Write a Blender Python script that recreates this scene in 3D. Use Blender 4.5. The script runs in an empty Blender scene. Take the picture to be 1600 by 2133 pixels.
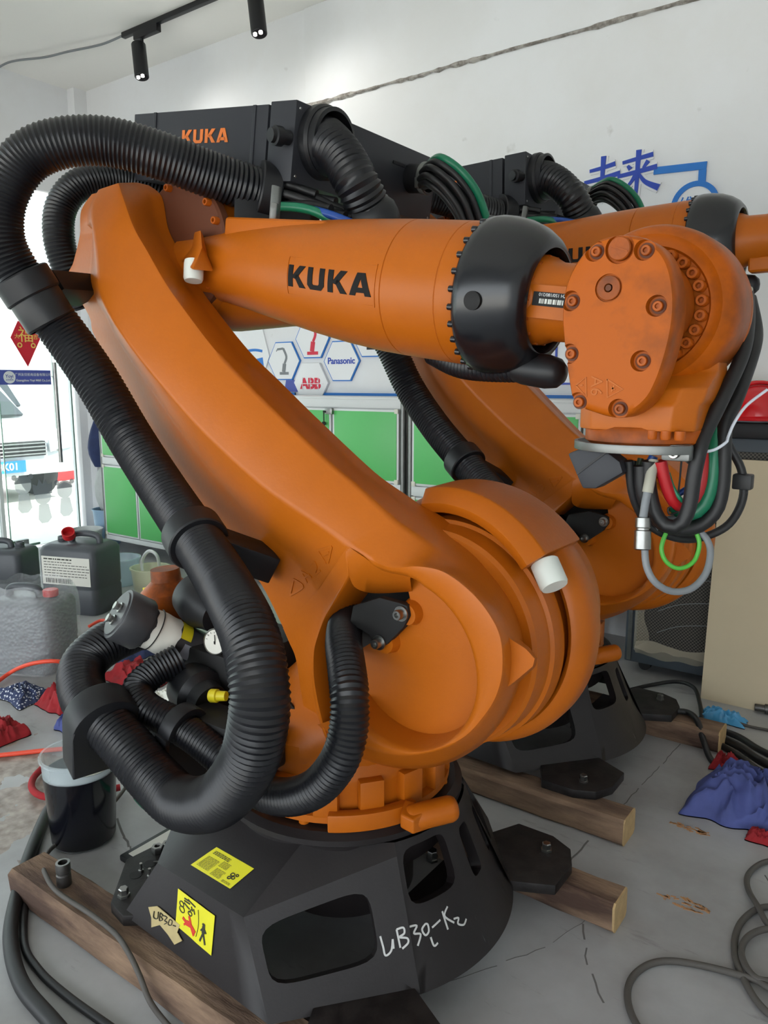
import bpy, bmesh, math, random
from mathutils import Vector, Matrix, noise
random.seed(7)
PI = math.pi
SC = bpy.context.scene
COL = SC.collection

# ---------------- camera, sky, exposure ----------------
cam_d = bpy.data.cameras.new('camera')
cam_d.sensor_fit = 'VERTICAL'
cam_d.sensor_height = 36.0
cam_d.lens = 36.0 * 1600.0 / 2133.0
cam_d.clip_start = 0.05
cam_d.clip_end = 200
cam = bpy.data.objects.new('camera', cam_d)
COL.objects.link(cam)
cam.location = (0, 0, 1.45)
cam.rotation_euler = (math.radians(90 - 9.6), 0, math.radians(36))
SC.camera = cam

world = bpy.data.worlds.new('overcast_sky')
SC.world = world
world.use_nodes = True
bg = world.node_tree.nodes['Background']
bg.inputs[0].default_value = (0.88, 0.95, 1.0, 1)
bg.inputs[1].default_value = 1.25
sun_d = bpy.data.lights.new('sun', 'SUN')
sun_d.energy = 4.0
sun_d.angle = math.radians(3)
sun_d.color = (1.0, 0.95, 0.88)
sun = bpy.data.objects.new('sun', sun_d)
COL.objects.link(sun)
sun.rotation_euler = (math.radians(-12), math.radians(38), 0)      # from behind the building, high: lights the street, not the room
vs = SC.view_settings
vs.view_transform = 'Standard'
vs.look = 'None'
vs.exposure = 1.71
vs.gamma = 1.0
vs.use_curve_mapping = False

# ---------------- helpers ----------------
def V(*a):
    return Vector(a[0]) if len(a) == 1 else Vector(a)

class MB:
    """collects vertices and faces of one mesh"""
    def __init__(self):
        self.v = []; self.f = []
    def add(self, vs_, fs):
        o = len(self.v)
        self.v += [tuple(p) for p in vs_]
        self.f += [tuple(i + o for i in f) for f in fs]
        return self
    def box(self, c, s, ax=None):
        ax = ax or ((1,0,0),(0,1,0),(0,0,1))
        c = V(c); X, Y, Z = [V(a).normalized() * (k / 2) for a, k in zip(ax, s)]
        p = [c + X*i + Y*j + Z*k for k in (-1,1) for j in (-1,1) for i in (-1,1)]
        return self.add(p, [(0,2,3,1),(4,5,7,6),(0,1,5,4),(2,6,7,3),(0,4,6,2),(1,3,7,5)])
    def bx(self, x0, x1, y0, y1, z0, z1):
        return self.box(((x0+x1)/2,(y0+y1)/2,(z0+z1)/2), (x1-x0,y1-y0,z1-z0))
    def loft(self, rings, closed=True, cap0=True, cap1=True):
        n = len(rings[0]); pts = [p for r in rings for p in r]; fs = []
        m = n if closed else n - 1
        for i in range(len(rings) - 1):
            for j in range(m):
                k = (j + 1) % n
                fs.append((i*n+j, i*n+k, (i+1)*n+k, (i+1)*n+j))
        if closed and cap0: fs.append(tuple(range(n))[::-1])
        if closed and cap1: fs.append(tuple((len(rings)-1)*n + j for j in range(n)))
        return self.add(pts, fs)
    def lathe(self, prof, o, ax, seg=48, cap0=True, cap1=True, a0=0, a1=2*PI, ref=None):
        o = V(o); ax = V(ax).normalized()
        ref = V(ref) if ref else (V(0,0,1) if abs(ax.z) < .9 else V(1,0,0))
        X = (ref - ax * ref.dot(ax)).normalized(); Y = ax.cross(X)
        full = abs(a1 - a0 - 2*PI) < 1e-6
        n = seg if full else seg + 1
        rings = []
        for r, h in prof:
            rings.append([o + ax*h + (X*math.cos(a0+(a1-a0)*j/seg) + Y*math.sin(a0+(a1-a0)*j/seg))*max(r,1e-4) for j in range(n)])
        return self.loft(rings, full, cap0, cap1)
    def cyl(self, p0, p1, r, seg=24, r1=None):
        p0 = V(p0); p1 = V(p1); d = p1 - p0
        return self.lathe([(r,0),(r if r1 is None else r1, d.length)], p0, d, seg)
    def prism(self, pts, ext):
        pts = [V(p) for p in pts]; e = V(ext); n = len(pts)
        self.add(pts + [p + e for p in pts], [tuple(range(n))[::-1], tuple(range(n, 2*n))] + [(j, (j+1)%n, (j+1)%n+n, j+n) for j in range(n)])
        return self
    def tube(self, path, r, seg=12, cap=True):
        fr = frames(path); rings = []
        for i, (p, X, Y) in enumerate(fr):
            rr = r(i) if callable(r) else r
            rings.append([p + (X*math.cos(2*PI*j/seg) + Y*math.sin(2*PI*j/seg))*rr for j in range(seg)])
        return self.loft(rings, True, cap, cap)

def frames(path):
    path = [V(p) for p in path]; n = len(path); T = []
    for i in range(n):
        T.append((path[min(i+1,n-1)] - path[max(i-1,0)]).normalized())
    ref = V(0,0,1) if abs(T[0].z) < .9 else V(1,0,0)
    X = (ref - T[0]*ref.dot(T[0])).normalized(); out = []
    for i in range(n):
        X = (X - T[i]*X.dot(T[i])).normalized()
        out.append((path[i], X, T[i].cross(X)))
    return out

def cr(pts, n=8, closed=False):
    """Catmull-Rom through pts, n steps a span"""
    P = [V(p) for p in pts]; m = len(P); out = []
    for i in range(m if closed else m - 1):
        if closed: a, b, c, d = P[i-1], P[i], P[(i+1)%m], P[(i+2)%m]
        else: a, b, c, d = P[max(i-1,0)], P[i], P[i+1], P[min(i+2,m-1)]
        for k in range(n):
            t = k / n
            out.append(0.5*((2*b) + (c-a)*t + (2*a-5*b+4*c-d)*t*t + (3*b-a-3*c+d)*t**3))
    if not closed: out.append(P[-1])
    return out

def resample(pts, n=None, step=None):
    P = [V(p) for p in pts]; L = [0]
    for i in range(1, len(P)): L.append(L[-1] + (P[i]-P[i-1]).length)
    if n is None: n = max(2, int(round(L[-1]/step)) + 1)
    out = []; k = 0
    for i in range(n):
        s = L[-1]*i/(n-1)
        while k < len(P)-2 and L[k+1] < s: k += 1
        d = L[k+1]-L[k]
        out.append(P[k].lerp(P[k+1], 0 if d < 1e-9 else min(1, (s-L[k])/d)))
    return out

def obj(name, mb, mat, parent=None, bevel=0, seg=2, smooth=True, ang=35, weld=False):
    me = bpy.data.meshes.new(name)
    me.from_pydata([tuple(p) for p in mb.v], [], mb.f)
    bm = bmesh.new(); bm.from_mesh(me)
    if weld: bmesh.ops.remove_doubles(bm, verts=bm.verts, dist=1e-4)
    bmesh.ops.recalc_face_normals(bm, faces=bm.faces)
    if bevel > 0:
        es = [e for e in bm.edges if len(e.link_faces) == 2 and e.calc_face_angle(0) > math.radians(30)]
        bmesh.ops.bevel(bm, geom=es, offset=bevel, segments=seg, affect='EDGES', profile=0.6, clamp_overlap=True)
    bm.to_mesh(me); bm.free()
    if smooth:
        me.polygons.foreach_set('use_smooth', [True]*len(me.polygons))
        me.set_sharp_from_angle(angle=math.radians(ang))
    me.materials.append(mat)
    o = bpy.data.objects.new(name, me); COL.objects.link(o)
    if parent is not None: o.parent = parent
    return o

def carve(o, cutter):
    """cut the closed shape of a second mesh out of an object"""
    c = obj('cutter', cutter, o.data.materials[0], o.parent, smooth=False)
    md = o.modifiers.new('cut', 'BOOLEAN'); md.operation = 'DIFFERENCE'; md.object = c; md.solver = 'EXACT'
    dg = bpy.context.evaluated_depsgraph_get()
    me = bpy.data.meshes.new_from_object(o.evaluated_get(dg))
    o.modifiers.clear(); old = o.data; o.data = me; bpy.data.meshes.remove(old)
    cm = c.data; bpy.data.objects.remove(c); bpy.data.meshes.remove(cm)
    me.polygons.foreach_set('use_smooth', [True]*len(me.polygons)); me.set_sharp_from_angle(angle=math.radians(40))

def empty(name, loc, label, cat, group=None):
    o = bpy.data.objects.new(name, None); COL.objects.link(o)
    o.location = loc; o.empty_display_size = .1
    return tag(o, label, cat, group)

def tag(o, label, cat, group=None):
    o['label'] = label; o['category'] = cat
    if group: o['group'] = group
    return o

def struct(name, mb, mat, **k):
    o = obj(name, mb, mat, **k)
    if o.parent is None: o['kind'] = 'structure'
    return o

def instance(o, name, parent, loc=None, rot=None):
    c = o.copy(); c.name = name; COL.objects.link(c); c.parent = parent
    if loc is not None: c.location = loc
    if rot is not None: c.rotation_euler = rot
    return c

def text_mb(s, size, ext=0.0, off=0.0, align='CENTER', shear=0.0):
    cu = bpy.data.curves.new('txt', 'FONT'); cu.body = s; cu.size = size; cu.extrude = ext; cu.offset = off
    cu.align_x = align; cu.align_y = 'CENTER'; cu.resolution_u = 4; cu.shear = shear
    o = bpy.data.objects.new('txt', cu); COL.objects.link(o)
    dg = bpy.context.evaluated_depsgraph_get()
    me = bpy.data.meshes.new_from_object(o.evaluated_get(dg))
    mb = MB(); mb.add([tuple(v.co) for v in me.vertices], [tuple(p.vertices) for p in me.polygons])
    bpy.data.objects.remove(o); bpy.data.curves.remove(cu); bpy.data.meshes.remove(me)
    return mb

def placed(mb, o, X, Y):
    """map a flat mesh (x,y,z) onto origin o with axes X, Y and their normal"""
    o = V(o); X = V(X).normalized(); Y = V(Y); Y = (Y - X*Y.dot(X)).normalized(); Z = X.cross(Y)
    r = MB(); r.add([o + X*p[0] + Y*p[1] + Z*p[2] for p in mb.v], mb.f); return r

def stroke(pts, w, t=.0006, n=6):
    """flat painted stroke in x,y with width w"""
    P = cr([(p[0], p[1], 0) for p in pts], n) if len(pts) > 2 else [V(p[0], p[1], 0) for p in pts]
    m = MB(); rings = []
    for i in range(len(P)):
        T = (P[min(i+1,len(P)-1)] - P[max(i-1,0)]).normalized(); N = V(-T.y, T.x, 0)*w/2; Z = V(0,0,t)
        rings.append([P[i]-N, P[i]+N, P[i]+N+Z, P[i]-N+Z])
    return m.loft(rings)

def merge(*ms):
    r = MB()
    for m in ms: r.add(m.v, m.f)
    return r

# ---------------- materials ----------------
def lin(c):
    return tuple((x/255/12.92 if x/255 <= .04045 else ((x/255+.055)/1.055)**2.4) for x in c)

def mat(name, rgb, rough=.5, metal=0, var=0, scale=8, bump=0, bscale=40, rgb2=None, coat=0, spec=.5, trans=0, alpha=1, emit=None, thr=None, sss=0):
    m = bpy.data.materials.new(name); m.use_nodes = True
    nt = m.node_tree; b = nt.nodes['Principled BSDF']
    c = (*lin(rgb), 1)
    b.inputs['Base Color'].default_value = c
    b.inputs['Roughness'].default_value = rough; b.inputs['Metallic'].default_value = metal
    b.inputs['Specular IOR Level'].default_value = spec
    b.inputs['Coat Weight'].default_value = coat
    b.inputs['Transmission Weight'].default_value = trans
    b.inputs['Alpha'].default_value = alpha
    if sss:
        b.inputs['Subsurface Weight'].default_value = sss; b.inputs['Subsurface Radius'].default_value = (.02,.02,.02)
    if emit:
        b.inputs['Emission Color'].default_value = (*lin(emit[0]), 1); b.inputs['Emission Strength'].default_value = emit[1]
    if var or rgb2 or bump:
        tc = nt.nodes.new('ShaderNodeTexCoord')
    if var or rgb2:
        nz = nt.nodes.new('ShaderNodeTexNoise'); nz.inputs['Scale'].default_value = scale
        nz.inputs['Detail'].default_value = 6; nz.inputs['Roughness'].default_value = .62
        nt.links.new(tc.outputs['Object'], nz.inputs['Vector'])
        ra = nt.nodes.new('ShaderNodeValToRGB')
        lo, hi = thr or (.35, .68)
        ra.color_ramp.elements[0].position = lo; ra.color_ramp.elements[1].position = hi
        c2 = lin(rgb2) if rgb2 else tuple(x*(1-var) for x in c[:3])
        ra.color_ramp.elements[0].color = (*c2, 1); ra.color_ramp.elements[1].color = c
        nt.links.new(nz.outputs['Fac'], ra.inputs[0]); nt.links.new(ra.outputs[0], b.inputs['Base Color'])
    if bump:
        n2 = nt.nodes.new('ShaderNodeTexNoise'); n2.inputs['Scale'].default_value = bscale; n2.inputs['Detail'].default_value = 4
        nt.links.new(tc.outputs['Object'], n2.inputs['Vector'])
        bp = nt.nodes.new('ShaderNodeBump'); bp.inputs['Strength'].default_value = bump; bp.inputs['Distance'].default_value = .01
        nt.links.new(n2.outputs['Fac'], bp.inputs['Height']); nt.links.new(bp.outputs[0], b.inputs['Normal'])
    return m

def glass_mat(name, tint=(.93,.97,.95), refl=.12, haze=0.0):
    m = bpy.data.materials.new(name); m.use_nodes = True; nt = m.node_tree
    nt.nodes.clear()
    out = nt.nodes.new('ShaderNodeOutputMaterial'); mix = nt.nodes.new('ShaderNodeMixShader')
    tr = nt.nodes.new('ShaderNodeBsdfTransparent'); tr.inputs[0].default_value = (*tint, 1)
    gl = nt.nodes.new('ShaderNodeBsdfGlossy'); gl.inputs['Roughness'].default_value = .03
    fr = nt.nodes.new('ShaderNodeFresnel'); fr.inputs[0].default_value = 1.45
    mu = nt.nodes.new('ShaderNodeMath'); mu.operation = 'ADD'; mu.inputs[1].default_value = refl - .04
    nt.links.new(fr.outputs[0], mu.inputs[0]); nt.links.new(mu.outputs[0], mix.inputs[0])
    nt.links.new(tr.outputs[0], mix.inputs[1]); nt.links.new(gl.outputs[0], mix.inputs[2])
    last = mix
    if haze:
        df = nt.nodes.new('ShaderNodeBsdfDiffuse'); df.inputs[0].default_value = (.85,.9,.9,1)
        m2 = nt.nodes.new('ShaderNodeMixShader'); m2.inputs[0].default_value = haze
        nt.links.new(mix.outputs[0], m2.inputs[1]); nt.links.new(df.outputs[0], m2.inputs[2]); last = m2
    nt.links.new(last.outputs[0], out.inputs[0])
    return m

M = {}
M['orange'] = mat('orange_paint', (180,94,14), .40, var=.10, scale=5, bump=.04, bscale=90, spec=.28)
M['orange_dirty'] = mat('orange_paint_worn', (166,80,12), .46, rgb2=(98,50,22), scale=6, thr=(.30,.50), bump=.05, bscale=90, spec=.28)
M['black'] = mat('black_plastic', (22,23,27), .45, var=.2, scale=6, spec=.4)
M['hose'] = mat('black_hose_plastic', (19,20,25), .36, var=.25, scale=12, spec=.45)
M['hose_end'] = mat('black_rubber_boot', (24,25,28), .42, spec=.4)
M['ringblack'] = mat('black_collar_paint', (17,19,24), .24, spec=.6)
M['box'] = mat('anthracite_sheet_metal', (42,44,50), .5, var=.1, scale=4, spec=.4)
M['base'] = mat('black_brown_casting', (30,26,27), .46, rgb2=(23,18,19), scale=5, bump=.03, bscale=160, spec=.4)
M['base_dirty'] = mat('scuffed_casting', (38,34,33), .55, rgb2=(20,17,17), scale=18, thr=(.42,.6), bump=.06, bscale=120, spec=.35)
M['dark'] = mat('deep_black', (12,11,12), .7)
M['steel'] = mat('bright_steel', (160,160,157), .3, metal=1, var=.2, scale=30)
M['dsteel'] = mat('dark_steel', (96,94,92), .4, metal=.8, var=.3, scale=30)
M['white_pl'] = mat('white_plastic_buffer', (214,219,212), .45)
M['logo_black'] = mat('black_lettering', (14,13,13), .6, spec=.2)
M['logo_orange'] = mat('orange_lettering', (226,118,38), .5)

M['alu'] = mat('brushed_aluminium', (128,130,128), .42, metal=.85, var=.15, scale=25)
M['rubber'] = mat('black_rubber', (22,22,24), .5)
M['ivory'] = mat('ivory_plastic', (168,166,152), .5)
M['red'] = mat('red_hose', (172,28,34), .32)
M['green'] = mat('green_hose', (16,110,78), .36)
M['blue'] = mat('blue_hose', (30,72,150), .36)
M['lime'] = mat('lime_wire', (78,170,58), .4)
M['olive'] = mat('olive_wire', (46,56,34), .45)
M['grey'] = mat('grey_cable', (120,124,128), .45)
M['tie'] = mat('white_nylon', (206,212,222), .4)
M['dgrey'] = mat('dark_grey_metal', (62,63,66), .42, var=.15, scale=8)
M['paper'] = mat('white_paper', (216,214,204), .7)
M['yellow'] = mat('yellow_plastic', (214,196,30), .45)
M['label_grey'] = mat('grey_label', (150,152,162), .5)
M['sign_yellow'] = mat('sticker_yellow', (214,206,28), .5, var=.06, scale=20)
M['sign_red'] = mat('sticker_red', (196,48,30), .5)
M['ink'] = mat('black_ink', (40,38,24), .6)
M['tape'] = mat('masking_tape', (178,160,112), .75, var=.15, scale=30)
M['chalk'] = mat('white_chalk', (196,196,194), .9)
M['shade_brown'] = mat('painted_recess_shade', (92,46,20), .65)  # dark brown that paints shade into screw recesses and the flange gap
M['orange_gloss'] = mat('orange_paint_gloss', (172,84,8), .42, rgb2=(108,56,22), scale=5, thr=(.28,.48), bump=.03, bscale=90, spec=.18)


# ---------------- the room ----------------
def floor_material():
    m = mat('grey_painted_concrete', (172,173,174), .42, rgb2=(140,138,137), scale=1.6, thr=(.33,.66), bump=.05, bscale=30)
    nt = m.node_tree; b = nt.nodes['Principled BSDF']; tc = [n for n in nt.nodes if n.type == 'TEX_COORD'][0]
    src = b.inputs['Base Color'].links[0].from_socket
    def layer(src, scale, lo, hi, col, fac, vec=None, detail=8):
        n = nt.nodes.new('ShaderNodeTexNoise'); n.inputs['Scale'].default_value = scale; n.inputs['Detail'].default_value = detail; n.inputs['Roughness'].default_value = .7
        nt.links.new(vec or tc.outputs['Object'], n.inputs['Vector'])
        r = nt.nodes.new('ShaderNodeValToRGB'); r.color_ramp.elements[0].position = lo; r.color_ramp.elements[1].position = hi
        r.color_ramp.elements[0].color = (0,0,0,1); r.color_ramp.elements[1].color = (fac,fac,fac,1)
        nt.links.new(n.outputs['Fac'], r.inputs[0])
        mx = nt.nodes.new('ShaderNodeMixRGB'); mx.inputs[2].default_value = (*lin(col),1)
        nt.links.new(r.outputs[0], mx.inputs[0]); nt.links.new(src, mx.inputs[1]); return mx.outputs[0]
    mp = nt.nodes.new('ShaderNodeMapping'); mp.inputs['Scale'].default_value = (1,4,1); mp.inputs['Location'].default_value = (3.1,1.7,0)
    nt.links.new(tc.outputs['Object'], mp.inputs['Vector'])
    src = layer(src, 3.0, .60, .74, (96,92,90), .7, mp.outputs[0])       # scuffs
    src = layer(src, 26, .70, .76, (60,55,52), .6)                        # specks
    # worn patch of bare concrete by the left wall side of the near robot
    sx = nt.nodes.new('ShaderNodeSeparateXYZ'); nt.links.new(tc.outputs['Object'], sx.inputs[0])
    dv = nt.nodes.new('ShaderNodeVectorMath'); dv.operation = 'DISTANCE'; dv.inputs[1].default_value = (-2.75,1.05,0)
    nt.links.new(tc.outputs['Object'], dv.inputs[0])
    n = nt.nodes.new('ShaderNodeTexNoise'); n.inputs['Scale'].default_value = 5; n.inputs['Detail'].default_value = 8; nt.links.new(tc.outputs['Object'], n.inputs['Vector'])
    ad = nt.nodes.new('ShaderNodeMath'); ad.operation = 'MULTIPLY_ADD'; ad.inputs[1].default_value = 1.3; nt.links.new(n.outputs['Fac'], ad.inputs[0]); nt.links.new(dv.outputs['Value'], ad.inputs[2])
    lt = nt.nodes.new('ShaderNodeMath'); lt.operation = 'LESS_THAN'; lt.inputs[1].default_value = 1.12; nt.links.new(ad.outputs[0], lt.inputs[0])
    n3 = nt.nodes.new('ShaderNodeTexNoise'); n3.inputs['Scale'].default_value = 22; n3.inputs['Detail'].default_value = 6; nt.links.new(tc.outputs['Object'], n3.inputs['Vector'])
    r3 = nt.nodes.new('ShaderNodeValToRGB'); r3.color_ramp.elements[0].color = (*lin((122,108,98)),1); r3.color_ramp.elements[1].color = (*lin((168,156,146)),1)
    r3.color_ramp.elements[0].position = .35; r3.color_ramp.elements[1].position = .65; nt.links.new(n3.outputs['Fac'], r3.inputs[0])
    mx = nt.nodes.new('ShaderNodeMixRGB'); nt.links.new(lt.outputs[0], mx.inputs[0]); nt.links.new(src, mx.inputs[1]); nt.links.new(r3.outputs[0], mx.inputs[2]); src = mx.outputs[0]
    nt.links.new(src, b.inputs['Base Color'])
    return m

def wall_material():
    m = mat('white_wall_paint', (226,228,231), .85, rgb2=(221,222,223), scale=1.2, thr=(.4,.62), bump=.03, bscale=12)
    nt = m.node_tree; b = nt.nodes['Principled BSDF']; tc = [n for n in nt.nodes if n.type == 'TEX_COORD'][0]
    src = b.inputs['Base Color'].links[0].from_socket
    n = nt.nodes.new('ShaderNodeTexNoise'); n.inputs['Scale'].default_value = 7; n.inputs['Detail'].default_value = 10; nt.links.new(tc.outputs['Object'], n.inputs['Vector'])
    r = nt.nodes.new('ShaderNodeValToRGB'); r.color_ramp.elements[0].position = .69; r.color_ramp.elements[1].position = .75
    r.color_ramp.elements[0].color = (0,0,0,1); r.color_ramp.elements[1].color = (.3,.3,.3,1); nt.links.new(n.outputs['Fac'], r.inputs[0])
    mx = nt.nodes.new('ShaderNodeMixRGB'); mx.inputs[2].default_value = (*lin((150,146,138)),1)
    nt.links.new(r.outputs[0], mx.inputs[0]); nt.links.new(src, mx.inputs[1]); nt.links.new(mx.outputs[0], b.inputs['Base Color'])
    return m

M['floor'] = floor_material(); M['wall'] = wall_material()
M['ceil'] = mat('ceiling_paint', (240,238,233), .9, var=.02, scale=.8)
M['crack'] = mat('rough_mortar_line', (172,168,162), .95, rgb2=(120,114,108), scale=22, thr=(.4,.6))
M['frame'] = mat('white_frame', (222,224,224), .45)
M['glass'] = glass_mat('clear_glass', (.80,.845,.83), .06, .05)
M['glass_edge'] = mat('green_glass_edge', (96,140,124), .2, spec=.8)
M['pave'] = mat('outdoor_concrete', (214,212,206), .9, var=.08, scale=.8)
M['facade'] = mat('pale_facade', (200,202,200), .9, var=.08, scale=.6)
M['facade_dark'] = mat('facade_openings', (150,160,160), .6)

XL, YB, ZC, YF = -6.37, 4.26, 3.92, -2.4   # the unseen camera side (YF) is left open to let in sky light
struct('floor', MB().bx(XL-.15,2.6,YF,YB+.1,-.12,0), M['floor'])
fl_ = bpy.data.objects['floor']; M['joint'] = mat('floor_crack', (104,102,100), .9)
rj = random.Random(4)
def crack(pts, w):
    P = resample([V(p[0],p[1],0) for p in pts], step=.03); k = 0; m = MB()
    while k < len(P)-2:
        n_ = rj.randint(2,7); seg = P[k:k+n_+1]; k += n_ + rj.choice((0,0,1,2))
        if len(seg) < 2: break
        ww = w*rj.uniform(.4,1.3); d = (seg[-1]-seg[0]).normalized(); s = V(-d.y,d.x,0)
        q = [p + s*rj.uniform(-.003,.003) for p in seg]
        m.loft([[p - s*ww, p + s*ww, p + s*ww + V(0,0,.0007), p - s*ww + V(0,0,.0007)] for p in q])
    struct('floor_crack', m, M['joint'], parent=fl_)
crack([(-.73,3.4),(-.75,2.9),(-.775,2.49),(-.80,2.09),(-.79,1.97)], .0028)
crack([(-.66,1.83),(-.60,1.70),(-.52,1.60)], .002); crack([(-.66,1.86),(-.70,1.70),(-.86,1.42),(-.98,1.3)], .0012); crack([(-.30,2.35),(-.22,2.2),(-.12,2.02)], .002)
crack([(-.35,1.55),(-.30,1.47)], .002); crack([(-2.35,1.5),(-2.05,1.36),(-1.9,1.3)], .003); crack([(-.42,2.62),(-.30,2.45)], .002)
struct('wall_back', MB().bx(XL-.15,2.6,YB,YB+.15,0,ZC), M['wall'])
struct('ceiling', MB().bx(XL-.15,2.6,YF,YB+.15,ZC,ZC+.12), M['ceil'])
struct('wall_right', MB().bx(2.6,2.75,YF,YB+.15,0,ZC+.12), M['wall'])
# upper part of the back wall stands a little proud, with a ragged line under it
struct('trim_1', MB().bx(-3.75,2.6,YB-.012,YB+.01,3.315,ZC), M['wall'], bevel=.003)
ck = MB(); rows = []; rnd = random.Random(5)
for i in range(160):
    x = -3.75 + 6.3*i/159; w = .006 + .014*abs(noise.noise((x*2.2,0,0))) + .012*rnd.random()*(1 if noise.noise((x*1.3,4,0)) > 0 else .3)
    z = 3.31 + .010*noise.noise((x*3,2,0)); rows.append([V(x,YB-.004,z-w), V(x,YB-.018,z-w*.4), V(x,YB-.018,z+w*.4), V(x,YB-.004,z+w)])
struct('trim_2', ck.loft(rows, True), M['crack'])
# left wall: header, corner pier and the glazed shop front
wl = MB().bx(XL-.15,XL,YF,YB,3.05,ZC)
wl.bx(XL-.15,XL,4.06,YB,0,3.05); wl.bx(XL-.15,XL,YF,YF+.2,0,3.05)
struct('wall_left', wl, M['wall'])
struct('trim_3', MB().bx(XL,XL+.10,YB-.12,YB,0,ZC), M['wall'])
struct('sky_block_header', MB().bx(XL-.15,2.75,YF-.15,YF,2.45,ZC+.12), M['wall'])  # unseen header behind the camera, added to cut light from the high sky
n_win = 0
ys = [3.33, 2.2, 1.05, -.1, -1.15, -2.2]
for y1, y0 in zip(ys, ys[1:]):
    n_win += 1
    w = struct('window_%d' % n_win, MB().bx(XL-.085,XL-.073,y0+.03,y1-.03,.03,3.02), M['glass'], smooth=False)
    fr = MB(); 
    for a, b_ in ((y0,y0+.03),(y1-.03,y1)): fr.bx(XL-.10,XL-.05,a,b_,0,3.05)
    fr.bx(XL-.10,XL-.05,y0,y1,0,.03); fr.bx(XL-.10,XL-.05,y0,y1,3.02,3.05)
    struct('window_frame', fr, M['frame'], parent=w)
# glass door leaf next to the pier, with a steel pull and corner patch
d1 = struct('door_1', MB().bx(XL-.07,XL-.058,3.37,4.03,.02,2.25), M['glass'], smooth=False)
struct('glass_edge', MB().bx(XL-.0705,XL-.0575,4.03,4.036,.02,2.25), M['glass_edge'], parent=d1)
struct('glass_edge', MB().bx(XL-.0705,XL-.0575,3.364,3.37,.02,2.25), M['glass_edge'], parent=d1)
struct('transom_pane', MB().bx(XL-.07,XL-.058,3.34,4.05,2.30,3.02), M['glass'], parent=d1, smooth=False)
struct('transom_bar', MB().bx(XL-.09,XL-.04,3.34,4.06,2.255,2.295), M['frame'], parent=d1)
pull = MB().cyl((XL-.02,3.86,.74),(XL-.02,3.86,1.62),.017,16).cyl((XL-.02,3.86,.85),(XL-.064,3.86,.85),.01,10).cyl((XL-.02,3.86,1.5),(XL-.064,3.86,1.5),.01,10)
struct('door_pull', pull, M['steel'], parent=d1)
struct('patch_fitting', MB().bx(XL-.085,XL-.045,3.37,3.52,.0,.09), M['steel'], parent=d1, bevel=.004)

# outside the shop front
pv = MB().bx(-40,XL-.15,-30,30,-.14,-.02); pv.bx(XL-.15,20,-30,YF,-.14,-.02)
struct('pavement', pv, M['pave'])
fc = struct('facade', MB().bx(-20.3,-20,-6,22,-.02,3.6), M['facade'])
for k in range(6): struct('facade_opening', MB().bx(-20.0,-19.97,-4+4*k,-1.6+4*k,.1,2.3), M['facade_dark'], parent=fc)


# ---------------- industrial robot ----------------
A2 = V(.355, 0, .89)
AX = V(math.cos(math.radians(8.2)), 0, -math.sin(math.radians(8.2)))   # direction of the upper arm
AN = V(-AX.z, 0, AX.x)                                               # up, square to the arm
A3 = V(-.53, 0, 1.766)
A5 = V(.757, 0, 1.581)
def arm(t, n=0, y=0): return A3 + AX*t + AN*n + V(0, y, 0)

def letters(word, h, t):
    """heavy block capitals as prisms, each letter one list of polygons"""
    G = {'K': ([[(0,0),(.27,0),(.27,1),(0,1)], [(.2,.44),(.62,1),(.96,1),(.46,.36)], [(.32,.56),(.53,.62),(1.0,0),(.66,0)]], 1.04),
         'U': ([[(0,1),(0,.2),(.16,0),(.76,0),(.92,.2),(.92,1),(.65,1),(.65,.28),(.6,.22),(.32,.22),(.27,.28),(.27,1)]], 1.04),
         'A': ([[(0,0),(.34,1),(.72,1),(1.06,0),(.77,0),(.53,.74),(.29,0)], [(.2,.14),(.86,.14),(.78,.36),(.28,.36)]], 1.1)}
    x = 0; out = MB(); tot = sum(G[c][1] + .08 for c in word) - .08
    for c in word:
        for poly in G[c][0]:
            out.prism([((x + p[0] - tot/2)*h*1.2, (p[1]-.5)*h, 0) for p in poly], (0, 0, t))
        x += G[c][1] + .08
    return out

def slice_y(mb, n):
    me = bpy.data.meshes.new('s'); me.from_pydata(mb.v, [], mb.f); bm = bmesh.new(); bm.from_mesh(me)
    ys = [p[1] for p in mb.v]; lo, hi = min(ys), max(ys)
    for i in range(1, n):
        bmesh.ops.bisect_plane(bm, geom=bm.verts[:] + bm.edges[:] + bm.faces[:], plane_co=(0, lo + (hi-lo)*i/n, 0), plane_no=(0,1,0))
    r = MB(); bm.verts.index_update(); r.add([tuple(v.co) for v in bm.verts], [tuple(v.index for v in f.verts) for f in bm.faces])
    bm.free(); bpy.data.meshes.remove(me); return r

def hose_mb(path, r, period=.0115, depth=.0038, seg=26):
    P = resample(cr(path, 12), step=period/4)
    pat = (0, -.55, -1, -.55)
    return MB().tube(P, lambda i: r + depth*pat[i % 4], seg)

def bolt_mb(r, h, ax=(0,0,1), o=(0,0,0), sock=True):
    m = MB(); ax = V(ax).normalized(); o = V(o)
    if sock: m.lathe([(r,0),(r,h*.85),(r*.88,h),(r*.5,h),(r*.45,h*.45),(0,h*.45)], o, ax, 14)
    else:
        m.lathe([(r*1.25,0),(r*1.25,h*.25),(r,h*.26),(r,h*.9),(r*.85,h)], o, ax, 6)
    return m

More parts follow.
